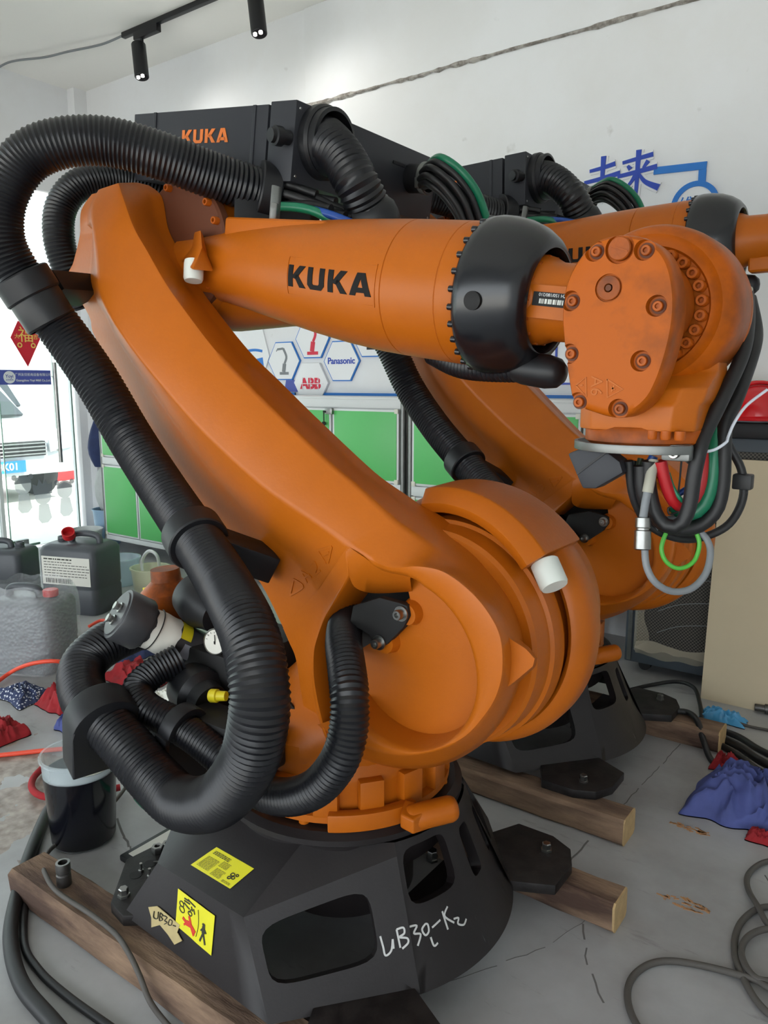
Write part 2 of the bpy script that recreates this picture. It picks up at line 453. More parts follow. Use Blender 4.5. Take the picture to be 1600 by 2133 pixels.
def surf_hole(S, hole, n=48, rings=3, depth=.03, r=.3):
    """surface S(u,v) on the unit square with a rounded rectangular hole (u0,u1,v0,v1) and a lip that goes inwards"""
    u0, u1, v0, v1 = hole; cu, cv = (u0+u1)/2, (v0+v1)/2
    angs = sorted([2*PI*i/n for i in range(n)] + [math.atan2(b-cv, a-cu) % (2*PI) for a in (0,1) for b in (0,1)])
    outer = []; inner = []
    for a in angs:
        c, s = math.cos(a), math.sin(a)
        k = min([( (1-cu)/c if c > 0 else -cu/c) if abs(c) > 1e-6 else 1e9, ((1-cv)/s if s > 0 else -cv/s) if abs(s) > 1e-6 else 1e9])
        outer.append((cu+c*k, cv+s*k))
        hu, hv = (u1-u0)/2, (v1-v0)/2
        e = 5.0; q = (abs(c/hu)**e + abs(s/hv)**e)**(-1/e)
        inner.append((cu+c*q, cv+s*q))
    m = MB(); R = []
    for i in range(rings+1):
        t = i/rings
        R.append([S(o[0]+(p[0]-o[0])*t, o[1]+(p[1]-o[1])*t) for o, p in zip(outer, inner)])
    d = 1e-3
    nrm = (V(S(cu+d, cv))-V(S(cu-d, cv))).cross(V(S(cu, cv+d))-V(S(cu, cv-d))).normalized()
    R.append([V(p) + nrm*depth for p in R[-1]])
    m.loft(R, True, False, False); return m

def bil(a, b, c, d):
    a, b, c, d = V(a), V(b), V(c), V(d)
    return lambda u, v: (a*(1-u)+b*u)*(1-v) + (d*(1-u)+c*u)*v

def make_base(root):
    # outline of the casting at three heights, seen from above; a mirrored copy makes the far side
    top = [V(.295*math.cos(a), .295*math.sin(a), .40) for a in [math.radians(x) for x in (-150,-112,-75,-45)]]
    m = MB()
    TL, TR = V(-.20,-.27,.385), V(.10,-.285,.385)
    CL, CR = V(-.27,-.41,.26), V(.075,-.445,.285)
    BL, BR = V(-.36,-.455,.105), V(.185,-.485,.105)
    QT, QB = V(.291,-.1646,.366), V(.4001,-.2264,.105)
    TQ = V(.2815,-.1593,.395)
    for sy in (1, -1):
        f = lambda p: V(p[0], p[1]*sy, p[2])
        # sloping top panel, steep side panel
        m.loft([[f(TL.lerp(TR, i/6)) for i in range(7)], [f(CL.lerp(CR, i/6)) for i in range(7)], [f(BL.lerp(BR, i/6)) for i in range(7)]], False)
        m.add([f(TR), f(TQ), f(QT), f(CR)], [(0,1,2,3)])
        # diagonal panel with the long window
        S = bil(BR, QB, QT, CR)
        w = surf_hole(lambda u, v: f(S(u, v)), (.07,.78,.30,.86), depth=-.035*sy)
        m.add(w.v, w.f)
        # rear side panel towards the socket plate
        m.add([f(TL), f(CL), f(BL), f(V(-.44,-.25,.105)), f(V(-.40,-.22,.30)), f(V(-.25,-.15,.39))], [(0,1,4,5),(1,2,3,4)])
    # curved skirt round the front with pockets
    def skirt(a0, a1):
        def S(u, v):
            a = math.radians(a0 + (a1-a0)*u)
            r = .462 + (.325-.462)*(v**.8); z = .105 + (.395-.105)*v
            return V(r*math.cos(a), r*math.sin(a)*.98, z)
        return S
    for a0, a1, h in ((-30,-2,(.08,.90,.53,.94)),(-2,22,(.3,.66,.45,.86)),(22,36,(.3,.7,.4,.8))):
        w = surf_hole(skirt(a0, a1), h, depth=-.03); m.add(w.v, w.f)
    S1, S2 = skirt(-30,-2), skirt(22,36)
    m.loft([[QB.lerp(QT, i/5) for i in range(6)] + [TQ], [S1(0, i/5*.92) for i in range(6)] + [S1(0,1)]], False)
    m.loft([[S2(1, i/5*.92) for i in range(6)] + [S2(1,1)], [V(QB.x,-QB.y,QB.z).lerp(V(QT.x,-QT.y,QT.z), i/5) for i in range(6)] + [V(TQ.x,-TQ.y,TQ.z)]], False)
    # rear wall
    m.add([(-.44,-.25,.105),(-.44,.25,.105),(-.40,.22,.30),(-.40,-.22,.30),(-.25,-.15,.39),(-.25,.15,.39)], [(0,1,2,3),(3,2,5,4)])
    # neck and collar under the turning column
    m.lathe([(.285,.30),(.30,.385),(.318,.398),(.318,.412),(.30,.425),(.25,.43)], (0,0,0), (0,0,1), 72, False, True)
    m.lathe([(.19,.12),(.19,.25),(.22,.40)], (0,0,0), (0,0,1), 48, True, False)
    b = obj('base_frame', m, M['base'], root, weld=True, ang=28)
    # inner floor web with two loose bolts seen through the front pocket
    w = MB().prism([(.25,-.17,.19),(.36,-.15,.19),(.39,-.05,.19),(.39,.05,.19),(.36,.15,.19),(.25,.17,.19)], (0,0,-.02))
    obj('web_plate', w, M['base'], b)
    # four feet
    foot = MB().prism([(-.17,-.10,.088),(-.02,-.15,.088),(.06,-.07,.088),(.085,.0,.088),(.06,.07,.088),(-.02,.15,.088),(-.17,.10,.088)], (0,0,.03))
    f0 = obj('foot', foot, M['base_dirty'], b, bevel=.004)
    spots = [(.405,-.405,-45),(.405,.405,45),(-.405,.405,135)]
    f0.location = (spots[0][0], spots[0][1], 0); f0.rotation_euler = (0,0,math.radians(spots[0][2]))
    for x, y, a in spots[1:]: instance(f0, 'foot', b, (x,y,0), (0,0,math.radians(a)))
    lf = MB().prism([(-.41,-.458,.118),(-.341,-.471,.118),(-.29,-.43,.118),(-.34,-.2,.118),(-.40,-.13,.118),(-.48,-.139,.118),(-.524,-.235,.118),(-.534,-.322,.118)], (0,0,-.03))
    obj('foot', lf, M['base_dirty'], b, bevel=.004)
    for hx, hy in ((-.462,-.295),(-.452,-.35)): obj('foot_hole', MB().lathe([(.0,.0),(.017,.0),(.017,.0012),(0,.0012)], (hx,hy,.1178), (0,0,1), 20), M['dark'], b)
    hb = obj('foot_bolt', bolt_mb(.013,.024,sock=False), M['steel'], b)
    hb.location = (-.404,-.422,.118)
    for p in ((.411,.417,.118),(.405,-.425,.118),(-.41,.42,.118)): instance(hb, 'foot_bolt', b, p)
    return b

from mathutils.bvhtree import BVHTree
def bvh_of(o):
    return BVHTree.FromPolygons([tuple(v.co) for v in o.data.vertices], [tuple(p.vertices) for p in o.data.polygons])
def paint(tree, pts, w, off=.0008, t=.0012, n=6):
    """a stroke of width w that lies on a surface"""
    P = cr(pts, n) if len(pts) > 2 else resample(pts, n=6)
    rings = []; m = MB()
    H = [tree.find_nearest(p) for p in P]
    for i in range(len(P)):
        a = H[max(i-1,0)][0]; b = H[min(i+1,len(P)-1)][0]; N = H[i][1]; q = H[i][0]
        T = (b - a).normalized(); S = N.cross(T).normalized()*w/2
        rings.append([q - S - N*t, q + S - N*t, q + S + N*off, q - S + N*off])
    return m.loft(rings)

def rounded_rows(rows, e=.014):
    """add points beside the inner ones of a cross-section so that its edges shade as small radii"""
    out = []
    for r in rows:
        n = len(r); s = []
        for i, p in enumerate(r):
            if i in (0, n-1): s.append(p); continue
            a, b = r[i-1], r[i+1]
            da = min(e, (a-p).length*.45); db = min(e, (b-p).length*.45)
            pa = p + (a-p).normalized()*da; pb = p + (b-p).normalized()*db
            s += [pa, p*.5 + pa*.25 + pb*.25, pb]
        out.append(s)
    return out

def make_column(root):
    m = MB()
    m.lathe([(.20,.43),(.272,.43),(.284,.435),(.284,.452),(.262,.456),(.258,.50),(.262,.515),(.262,.535),(.25,.56),(.25,.60)], (0,0,0), (0,0,1), 72)
    def ell(cx, cy, rx, ry, z, n=48, p=2.3):
        o = []
        for i in range(n):
            a = 2*PI*i/n; c, s = math.cos(a), math.sin(a)
            o.append(V(cx + rx*math.copysign(abs(c)**(2/p), c), cy + ry*math.copysign(abs(s)**(2/p), s), z))
        return o
    m.loft([ell(0,0,.25,.25,.55,p=2), ell(.01,.0,.25,.248,.60,p=2), ell(.06,.03,.25,.225,.66), ell(.13,.07,.25,.19,.74), ell(.22,.10,.26,.17,.84), ell(.28,.12,.25,.16,.95)])
    # housing of the second axis
    m.lathe([(.20,.06),(.250,.06),(.256,.03),(.262,.012),(.272,.004),(.284,.008),(.300,.03),(.304,.045),(.304,.085),(.296,.11),(.26,.20),(.24,.26),(.17,.30),(.0,.30)], (A2.x-.003, 0.0, .902), (0,1,0), 96)
    col = obj('rotating_column', m, M['orange'], root, ang=40)
    # castellated blocks round the foot of the column
    blk = obj('flange_block', MB().bx(.25,.285,-.030,.030,.448,.535), M['orange'], col, bevel=.006)
    n = 16
    for i in range(n):
        a = 2*PI*(i+.35)/n
        o = blk if i == 0 else instance(blk, 'flange_block', col)
        o.rotation_euler = (0,0,a)
    fb = obj('flange_bolt', bolt_mb(.013,.022,(0,0,-1)), M['orange'], col)
    for i in range(n):
        a = 2*PI*(i+.85)/n
        o = fb if i == 0 else instance(fb, 'flange_bolt', col)
        o.location = (.272*math.cos(a), .272*math.sin(a), .435)
    # stop dog: curved plate with a round nose
    pl = MB()
    arc = [math.radians(-58 + 42*i/12) for i in range(13)]
    pl.loft([[V(r*math.cos(a), r*math.sin(a), z) for r, z in ((.278,.425),(.306,.425),(.306,.468),(.278,.468))] for a in arc])
    pd = obj('stop_plate', pl, M['orange'], col, bevel=.004)
    c = (0.3833,-0.15,0.4874); e = (0.356,-0.02,0.4548)
    c = V(c); e = V(.40,-.02,.445)
    nose = MB().lathe([(.0,-.012),(.024,-.01),(.03,0),(.031,.04),(.031,.10),(.024,.112),(0,.114)], V(.305,-.125,.448), V(.55,.75,.06), 32)
    nose.loft([[V(.29,-.15,.43),V(.33,-.155,.43),V(.33,-.155,.465),V(.29,-.15,.465)],[V(.27,-.10,.42),V(.34,-.10,.42),V(.34,-.10,.475),V(.27,-.10,.475)]])
    obj('stop_nose', nose, M['orange'], col, bevel=.006, seg=3, ang=50)
    # cover over the top of the housing, carrying the buffer
    arcs = [math.radians(x) for x in range(104, 38, -4)]
    rows = []
    for k, a in enumerate(arcs):
        t = k/(len(arcs)-1); ya = -.05 - .045*t
        c, s = math.cos(a), math.sin(a)
        pt = lambda r, y: V(A2.x-.005 + r*c, y, .902 + r*s)
        rows.append([pt(.262,.03), pt(.262,ya), pt(.285,ya-.012), pt(.318,ya+.02), pt(.322,.10), pt(.30,.12)])
    obj('stop_cover', MB().loft(rows), M['orange'], col, bevel=.004)
    a = math.radians(38); q = V(A2.x-.005+.29*math.cos(a), -.045, .902+.29*math.sin(a)); d = V(math.sin(a), -.35, -math.cos(a))
    obj('buffer', MB().lathe([(.028,-.002),(.030,.0),(.030,.05),(.027,.056),(0,.056)], q, d, 32), M['white_pl'], col)
    # darker orange ring: paints the shadow in the gap behind the link hub
    obj('gap_shade_ring', MB().lathe([(.245,.0),(.245,.06)], (A2.x,0,.895), (0,1,0), 64), M['orange_dirty'], col)
    return col

def make_link(root):
    F = [(-0.6249,-0.1,1.9863),(-0.5721,-0.1,1.9482),(-0.5521,-0.1,1.8658),(-0.5161,-0.1,1.8102),(-0.4352,-0.1,1.705),(-0.373,-0.1,1.6401),(-0.2525,-0.1,1.5293),(-0.1454,-0.1,1.451),(-0.045,-0.1,1.3777),(0.104,-0.1,1.2735),(0.1737,-0.1,1.2291),(0.2409,-0.1,1.1962),(0.2926,-0.09,1.1704)]
    E = [(-0.5674,-0.2,1.9573),(-0.5322,-0.21,1.9027),(-0.485,-0.22,1.8338),(-0.4378,-0.22,1.7747),(-0.3729,-0.22,1.6933),(-0.3054,-0.22,1.6241),(-0.1992,-0.22,1.5242),(-0.0897,-0.22,1.44),(0.0142,-0.22,1.3678),(0.1534,-0.22,1.2755),(0.2088,-0.22,1.244),(0.2725,-0.22,1.2032),(0.3254,-0.22,1.168)]
    Rg = [(-0.6556,-0.2,1.953),(-0.6626,-0.22,1.9081),(-0.6352,-0.24,1.8415),(-0.6112,-0.25,1.7656),(-0.5907,-0.26,1.6787),(-0.5331,-0.265,1.6029),(-0.4348,-0.27,1.5163),(-0.3308,-0.27,1.4313),(-0.2034,-0.27,1.3365),(-0.0285,-0.27,1.2315),(0.0704,-0.27,1.1857),(0.1733,-0.27,1.1436),(0.2383,-0.27,1.1132)]
    B = [(-0.7672,-0.15,1.9651),(-0.807,-0.16,1.9238),(-0.806,-0.17,1.8577),(-0.8447,-0.17,1.7896),(-0.8902,-0.16,1.7451),(-0.8015,-0.16,1.6387),(-0.7647,-0.17,1.5791),(-0.641,-0.17,1.4446),(-0.497,-0.17,1.278),(-0.2856,-0.18,1.0846),(-0.1831,-0.18,1.0035),(-0.114,-0.18,0.9521),(-0.0437,-0.18,0.8542)]
    n = 72
    def rs(L): return resample(cr(L, 10), n=n)
    def lin_(L, k=6):   # keep stations matched: sample the spline by index
        return cr(L, k)
    f, e, r, b = lin_(F), lin_(E), lin_(Rg), lin_(B)
    rows = []
    for i in range(len(f)):
        t = i/(len(f)-1)
        ff = V(f[i]); ff.y = -.06
        mid = r[i].lerp(b[i], .55); mid = mid + V(.012, .022, .0)*(1 if 10 < i else .4)   # hollow of the rear facet
        bk = b[i] + V(.02, .10, .01)
        rows.append([ff, f[i], e[i], r[i], mid, b[i], bk])
    m = MB(); mid_last = rows[-1][4].copy()
    rr = rounded_rows(rows, .012)
    m.loft(rr, True, True, False)
    # rim that sweeps round the hub, its wall and its floor
    F2 = [(0.2926,-0.09,1.1704),(0.3702,-0.08,1.1364),(0.4459,-0.08,1.098),(0.4927,-0.08,1.0555),(0.5275,-0.08,1.0112),(0.5477,-0.08,0.9629),(0.5581,-0.08,0.9129),(0.5548,-0.08,0.849),(0.5399,-0.08,0.7919),(0.5134,-0.08,0.7305),(0.4623,-0.08,0.6602),(0.3768,-0.08,0.5882),(0.2777,-0.08,0.5429),(0.1638,-0.08,0.5199),(0.057,-0.08,0.5262),(-0.0313,-0.08,0.5562)]
    E2 = [(0.3254,-0.22,1.168),(0.3817,-0.21,1.1378),(0.4411,-0.2,1.104),(0.497,-0.2,1.0659),(0.5479,-0.2,1.0276),(0.58,-0.2,0.99),(0.5995,-0.2,0.9506),(0.6012,-0.2,0.8976),(0.5885,-0.2,0.8454),(0.5639,-0.2,0.791),(0.5188,-0.2,0.7291),(0.4424,-0.2,0.6659),(0.3527,-0.2,0.625),(0.2508,-0.2,0.6049),(0.1587,-0.2,0.6126),(0.0828,-0.2,0.6464)]
    R2 = [(0.2383,-0.27,1.1132),(0.342,-0.285,1.0868),(0.4202,-0.285,1.0998),(0.479,-0.285,1.0989),(0.5319,-0.28,1.0716),(0.5731,-0.28,1.0372),(0.6019,-0.28,0.9923),(0.6086,-0.28,0.9293),(0.5982,-0.28,0.8773),(0.5732,-0.28,0.829),(0.5327,-0.28,0.7769),(0.4735,-0.28,0.7337),(0.3991,-0.28,0.699),(0.3196,-0.28,0.6838),(0.246,-0.28,0.6885),(0.1952,-0.28,0.7189)]
    fc = V(.368, 0, .885)
    f2, e2, r2 = cr(F2,5), cr(E2,5), cr(R2,5)
    rows = []; floor_pts = []
    for i in range(len(f2)):
        d = V(r2[i].x-fc.x, 0, r2[i].z-fc.z); d.normalize()
        rad = .172; k = min(1, i/12)
        top = V(fc.x, -.275, fc.z) + d*min(rad+.008, V(r2[i].x-fc.x,0,r2[i].z-fc.z).length-.004)
        fl = V(fc.x, -.205, fc.z) + d*rad
        if k < 1:
            soft = r2[i].lerp(fl, .38); soft.y = r2[i].y + .018; top = soft.lerp(top, k)
        if i == 0: top = mid_last
        floor_pts.append(fl); rows.append([V(f2[i].x,-.05,f2[i].z), f2[i], e2[i], r2[i], top, fl])
    m.loft(rounded_rows(rows, .012), False)
    # tail between the rear edge and the opening
    G = [(0.2383,-0.27,1.1132),(0.2352,-0.262,1.0566),(0.1877,-0.25,0.9883),(0.1456,-0.24,0.9347),(0.1177,-0.235,0.8832),(0.1009,-0.23,0.8383),(0.0953,-0.225,0.7775),(0.1015,-0.22,0.7186),(0.1181,-0.22,0.6637),(0.1364,-0.22,0.6213)]
    B2 = [(-0.0437,-0.18,0.8542),(-0.0239,-0.18,0.8214),(-0.0087,-0.18,0.7977),(0.0001,-0.18,0.7714),(0.0069,-0.18,0.73),(0.0139,-0.18,0.6946),(0.0223,-0.18,0.6534),(0.0337,-0.18,0.6066),(0.0438,-0.18,0.5656),(0.0555,-0.18,0.5315)]
    g, b2 = cr(G,5), cr(B2,5)
    rows = []
    for i in range(len(g)):
        mid = g[i].lerp(b2[i], .5) + V(.008,.012,0)
        rows.append([V(g[i].x+.015,-.05,g[i].z-.01), g[i]+V(.008,.03,0), g[i], mid, b2[i], b2[i]+V(.02,.10,.01)])
    m.loft(rounded_rows(rows, .01), False)
    # shoulder that closes the gap between ridge, opening and rim
    sh0 = cr([(0.2296,-0.264,1.1121),(0.277,-0.276,1.1),(0.3084,-0.272,1.0834),(0.3282,-0.266,1.073),(0.3936,-0.262,1.0837)],4)
    sh1 = cr([(0.231,-0.26,1.0493),(0.2305,-0.24,1.0176),(0.2463,-0.215,1.0018),(0.2854,-0.207,1.0043),(0.3563,-0.206,1.0199)],4)
    m.loft([[a, a.lerp(c,.4)+V(0,-.006,0), c, c+V(0,.06,0)] for a, c in zip(sh0, sh1)], False)
    # hub floor, open at the upper left where the cable hose enters
    hole = [(0.346,-0.205,1.0221),(0.3559,-0.205,0.9885),(0.3342,-0.205,0.9447),(0.258,-0.205,0.892),(0.1975,-0.205,0.8493),(0.165,-0.205,0.7989),(0.1544,-0.205,0.7384),(0.1464,-0.205,0.6776)]
    k0 = min(range(len(floor_pts)), key=lambda i: (floor_pts[i]-V(hole[0])).length)
    ring = floor_pts[k0:]
    m.add(ring + [V(p) for p in hole[::-1]], [tuple(range(len(ring)+len(hole)))])
    # pointer nose on the rim
    m.loft([[V(p) for p in [(0.5776,-0.24,1.0094),(0.6006,-0.24,0.9764),(0.6344,-0.24,0.9628),(0.65,-0.235,0.9461),(0.6467,-0.235,0.9304),(0.6131,-0.24,0.894),(0.5866,-0.24,0.8685)]],
            [V(p) for p in [(0.5578,-0.16,0.9853),(0.5777,-0.16,0.9515),(0.6051,-0.16,0.9354),(0.6221,-0.16,0.9174),(0.6186,-0.16,0.9008),(0.5879,-0.16,0.8638),(0.5644,-0.16,0.8358)]]])
    link = obj('link_arm', m, M['orange'], root, ang=48, weld=True)
    # inner hub ring with dimples
    hub = MB().lathe([(.18,-.12),(.238,-.12),(.246,-.112),(.25,-.06),(.258,-.055),(.26,-.01),(.18,0)], (A2.x,0,.892), (0,1,0), 96)
    obj('hub_ring', hub, M['orange'], link)
    # black liner behind the opening
    ln = MB().prism([(0.3393,-0.14,1.0366),(0.2098,-0.14,1.0115),(0.0966,-0.14,0.965),(0.0278,-0.14,0.8937),(-0.0096,-0.14,0.8254),(-0.0223,-0.14,0.7604),(-0.0083,-0.14,0.6753),(0.0614,-0.14,0.6178),(0.181,-0.14,0.7346),(0.2768,-0.14,0.8381),(0.3527,-0.14,0.942)], (0,.02,0))
    obj('opening_liner', ln, M['dark'], link)
    # black bracket plate with two bolts and their bosses
    bp_ = MB().prism([(0.2222,-0.235,0.9723),(0.2932,-0.235,1.0025),(0.3449,-0.235,0.9999),(0.3642,-0.235,0.9971),(0.3691,-0.235,0.9755),(0.3548,-0.235,0.9482),(0.3132,-0.235,0.9043),(0.2931,-0.235,0.8894),(0.2778,-0.235,0.8948),(0.265,-0.235,0.9158),(0.239,-0.235,0.9236),(0.2125,-0.235,0.9294)], (0,.02,0))
    br = obj('cable_bracket', bp_, M['dark'], link, bevel=.003)
    for uv in ((0.3513,-0.237,0.9789), (0.2946,-0.237,0.9052)):
        q = V(uv)
        o = obj('bracket_bolt', merge(MB().lathe([(.0165,0),(.0165,.003)], q, (0,-1,0), 20), bolt_mb(.011,.018,(0,-1,0),q)), M['steel'], br)
        obj('bracket_boss', MB().lathe([(.03,.035),(.022,.0)], q+V(.006,.01,-.004), (0,1,0), 24), M['orange'], link)
    # raised axis mark
    tr = bvh_of(link)
    mks = [[(-0.0041,-0.1891,0.9478),(0.0433,-0.195,0.978),(0.0119,-0.1934,0.9913)],[(-0.0041,-0.1891,0.9478),(0.0119,-0.1934,0.9913)],[(0.0407,-0.1977,1.0151),(0.0573,-0.1969,0.9898)],[(0.0407,-0.1977,1.0151),(0.078,-0.2033,1.0081)],[(0.0486,-0.197,1),(0.0703,-0.2027,1.0136)],[(0.0821,-0.2137,1.0412),(0.1021,-0.2215,1.0511),(0.1078,-0.2201,1.0405),(0.0948,-0.2106,1.0189),(0.12,-0.2213,1.0337)],[(0.1272,-0.2383,1.0839),(0.1841,-0.2566,1.103)],[(0.1841,-0.2566,1.103),(0.156,-0.2369,1.0594)],[(0.1272,-0.2383,1.0839),(0.1481,-0.2341,1.0556)],[(0.1403,-0.2376,1.0725),(0.1687,-0.2481,1.0868)]]
    obj('axis_mark', merge(*[paint(tr, s, .0046, off=.0022) for s in mks]), M['orange'], link)
    return link


def make_arm(root):
    m = MB()
    prof = [(.0,.085,.0,1),(.08,.088,.006,1),(.16,.094,.012,1),(.25,.106,.012,1),(.34,.117,.010,1),(.42,.126,.008,1),(.50,.134,.005,1),(.60,.142,.002,1),(.70,.147,0,1),
            (.768,.1485,0,1),(.7695,.1462,0,1),(.771,.1485,0,1),(.905,.149,0,1),(.9065,.1475,0,1),(.908,.149,0,1),(.95,.149,0,1),(.955,.146,0,1)]
    rings = []
    for t, r, cn, k in prof:
        rings.append([arm(t, cn + r*math.sin(2*PI*j/72), -r*math.cos(2*PI*j/72)) for j in range(72)])
    m.loft(rings)
    # joint hub of the third axis, lower casting behind, saddle on top
    m.lathe([(.10,-.04),(.182,-.04),(.186,-.035),(.186,.16),(.178,.17),(.0,.17)], (A3.x,0,A3.z+.03), (0,1,0), 64)
    low = []
    for t, z0, z1, y0, y1 in ((-.08,-.17,.12,-.02,.17),(.1,-.16,.10,-.02,.18),(.3,-.125,.08,.0,.17),(.5,-.10,.08,.02,.15),(.66,-.09,.06,.04,.12)):
        cy, ry, cz, rz = (y0+y1)/2, (y1-y0)/2, (z0+z1)/2, (z1-z0)/2
        low.append([arm(t, cz + rz*math.copysign(abs(math.sin(a))**.7, math.sin(a)), cy + ry*math.copysign(abs(math.cos(a))**.7, math.cos(a))) for a in [2*PI*j/40 for j in range(40)]])
    m.loft(low)
    a = obj('upper_arm', m, M['orange'], root, ang=40)
    # saddle for the hose holder
    obj('saddle', MB().box(arm(.36,.106,.0), (.34,.13,.05), (AX,(0,1,0),AN)), M['orange'], a, bevel=.012, seg=3)
    # flange with bolts between link and arm
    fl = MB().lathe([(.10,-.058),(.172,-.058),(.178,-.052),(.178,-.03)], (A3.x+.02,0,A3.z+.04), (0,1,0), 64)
    f = obj('joint_flange', fl, M['shade_brown'], a)  # dark brown colour stands for the shadow between link and arm
    b0 = obj('joint_bolt', bolt_mb(.010,.018,(0,-1,0)), M['orange_dirty'], f)
    for i in range(18):
        an = 2*PI*i/18
        o = b0 if i == 0 else instance(b0, 'joint_bolt', f)
        o.location = (A3.x+.02+.163*math.cos(an), -.056, A3.z+.04+.163*math.sin(an))
    # cast lug with its white stop buffer
    lug = MB().loft([[V(p) for p in [(-0.4102,-0.09,1.837),(-0.363,-0.11,1.8336),(-0.3757,-0.09,1.8238),(-0.448,-0.05,1.8324)]],[V(p) for p in [(-0.4262,-0.09,1.793),(-0.3258,-0.14,1.7826),(-0.3525,-0.1,1.7728),(-0.4549,-0.05,1.7824)]],[V(p) for p in [(-0.4602,-0.1,1.7645),(-0.3318,-0.17,1.7253),(-0.3074,-0.12,1.7243),(-0.3838,-0.06,1.7626)]]])
    obj('stop_lug', lug, M['orange'], a, bevel=.006, seg=2)
    q = V((-0.3707,-0.13,1.7448)); obj('stop_buffer', MB().lathe([(.024,-.01),(.025,.0),(.025,.035),(.022,.042),(0,.042)], q, (.12,-.2,-1), 28), M['white_pl'], a)
    # recessed name field and letters, laid round the barrel
    def rad(t):
        for (t0,r0,c0,_),(t1,r1,c1,_) in zip(prof, prof[1:]):
            if t0 <= t <= t1:
                k = (t-t0)/(t1-t0); return r0+(r1-r0)*k, c0+(c1-c0)*k
        return prof[-1][1], 0
    def wrap(mb, t0, ang0, off):
        r = MB(); out = []
        for x, y, z in mb.v:
            rr, cn = rad(t0 + x); an = ang0 + y/rr
            out.append(arm(t0+x, cn + (rr+z+off)*math.sin(an), -(rr+z+off)*math.cos(an)))
        return r.add(out, mb.f)
    L = slice_y(letters('KUKA', .048, .0025), 5)
    obj('lettering', wrap(L, .622, math.radians(-3), -.0012), M['logo_black'], a)
    fr = MB(); w, h, g = .135, .045, .0035
    for x0, x1, y0, y1 in ((-w,w,h-g,h),(-w,w,-h,-h+g),(-w,-w+g,-h,h),(w-g,w,-h,h)): fr.box(((x0+x1)/2,(y0+y1)/2,.0012), (x1-x0,y1-y0,.0026))
    obj('name_field', wrap(slice_y(fr,8), .622, math.radians(-3), -.001), M['orange'], a)
    return a

def make_collar(root):
    m = MB().lathe([(.10,.93),(.152,.95),(.159,.957),(.1615,.975),(.160,1.0),(.154,1.03),(.143,1.058),(.128,1.080),(.113,1.092),(.104,1.092),(.099,1.08),(.097,1.0)], A3, AX, 96, True, False)
    c = obj('black_collar', m, M['ringblack'], root, ang=50)
    b0 = obj('collar_bolt', bolt_mb(.0065,.011,(1,0,0)), M['ringblack'], c)
    for i in range(28):
        an = 2*PI*i/28
        o = b0 if i == 0 else instance(b0, 'collar_bolt', c)
        o.location = arm(.945, .1535*math.sin(an), .153*math.cos(an)); o.rotation_euler = (0, math.radians(8.2), 0)
    # grip recess on the collar
    q = arm(1.005, -.018, -.158)
    obj('grip_recess', MB().lathe([(.018,-.002),(.018,.006),(.012,.004),(0,.003)], q, (0,-1,-.1), 24), M['dark'], c)
    # cover cap and hose stub under the arm
    return c

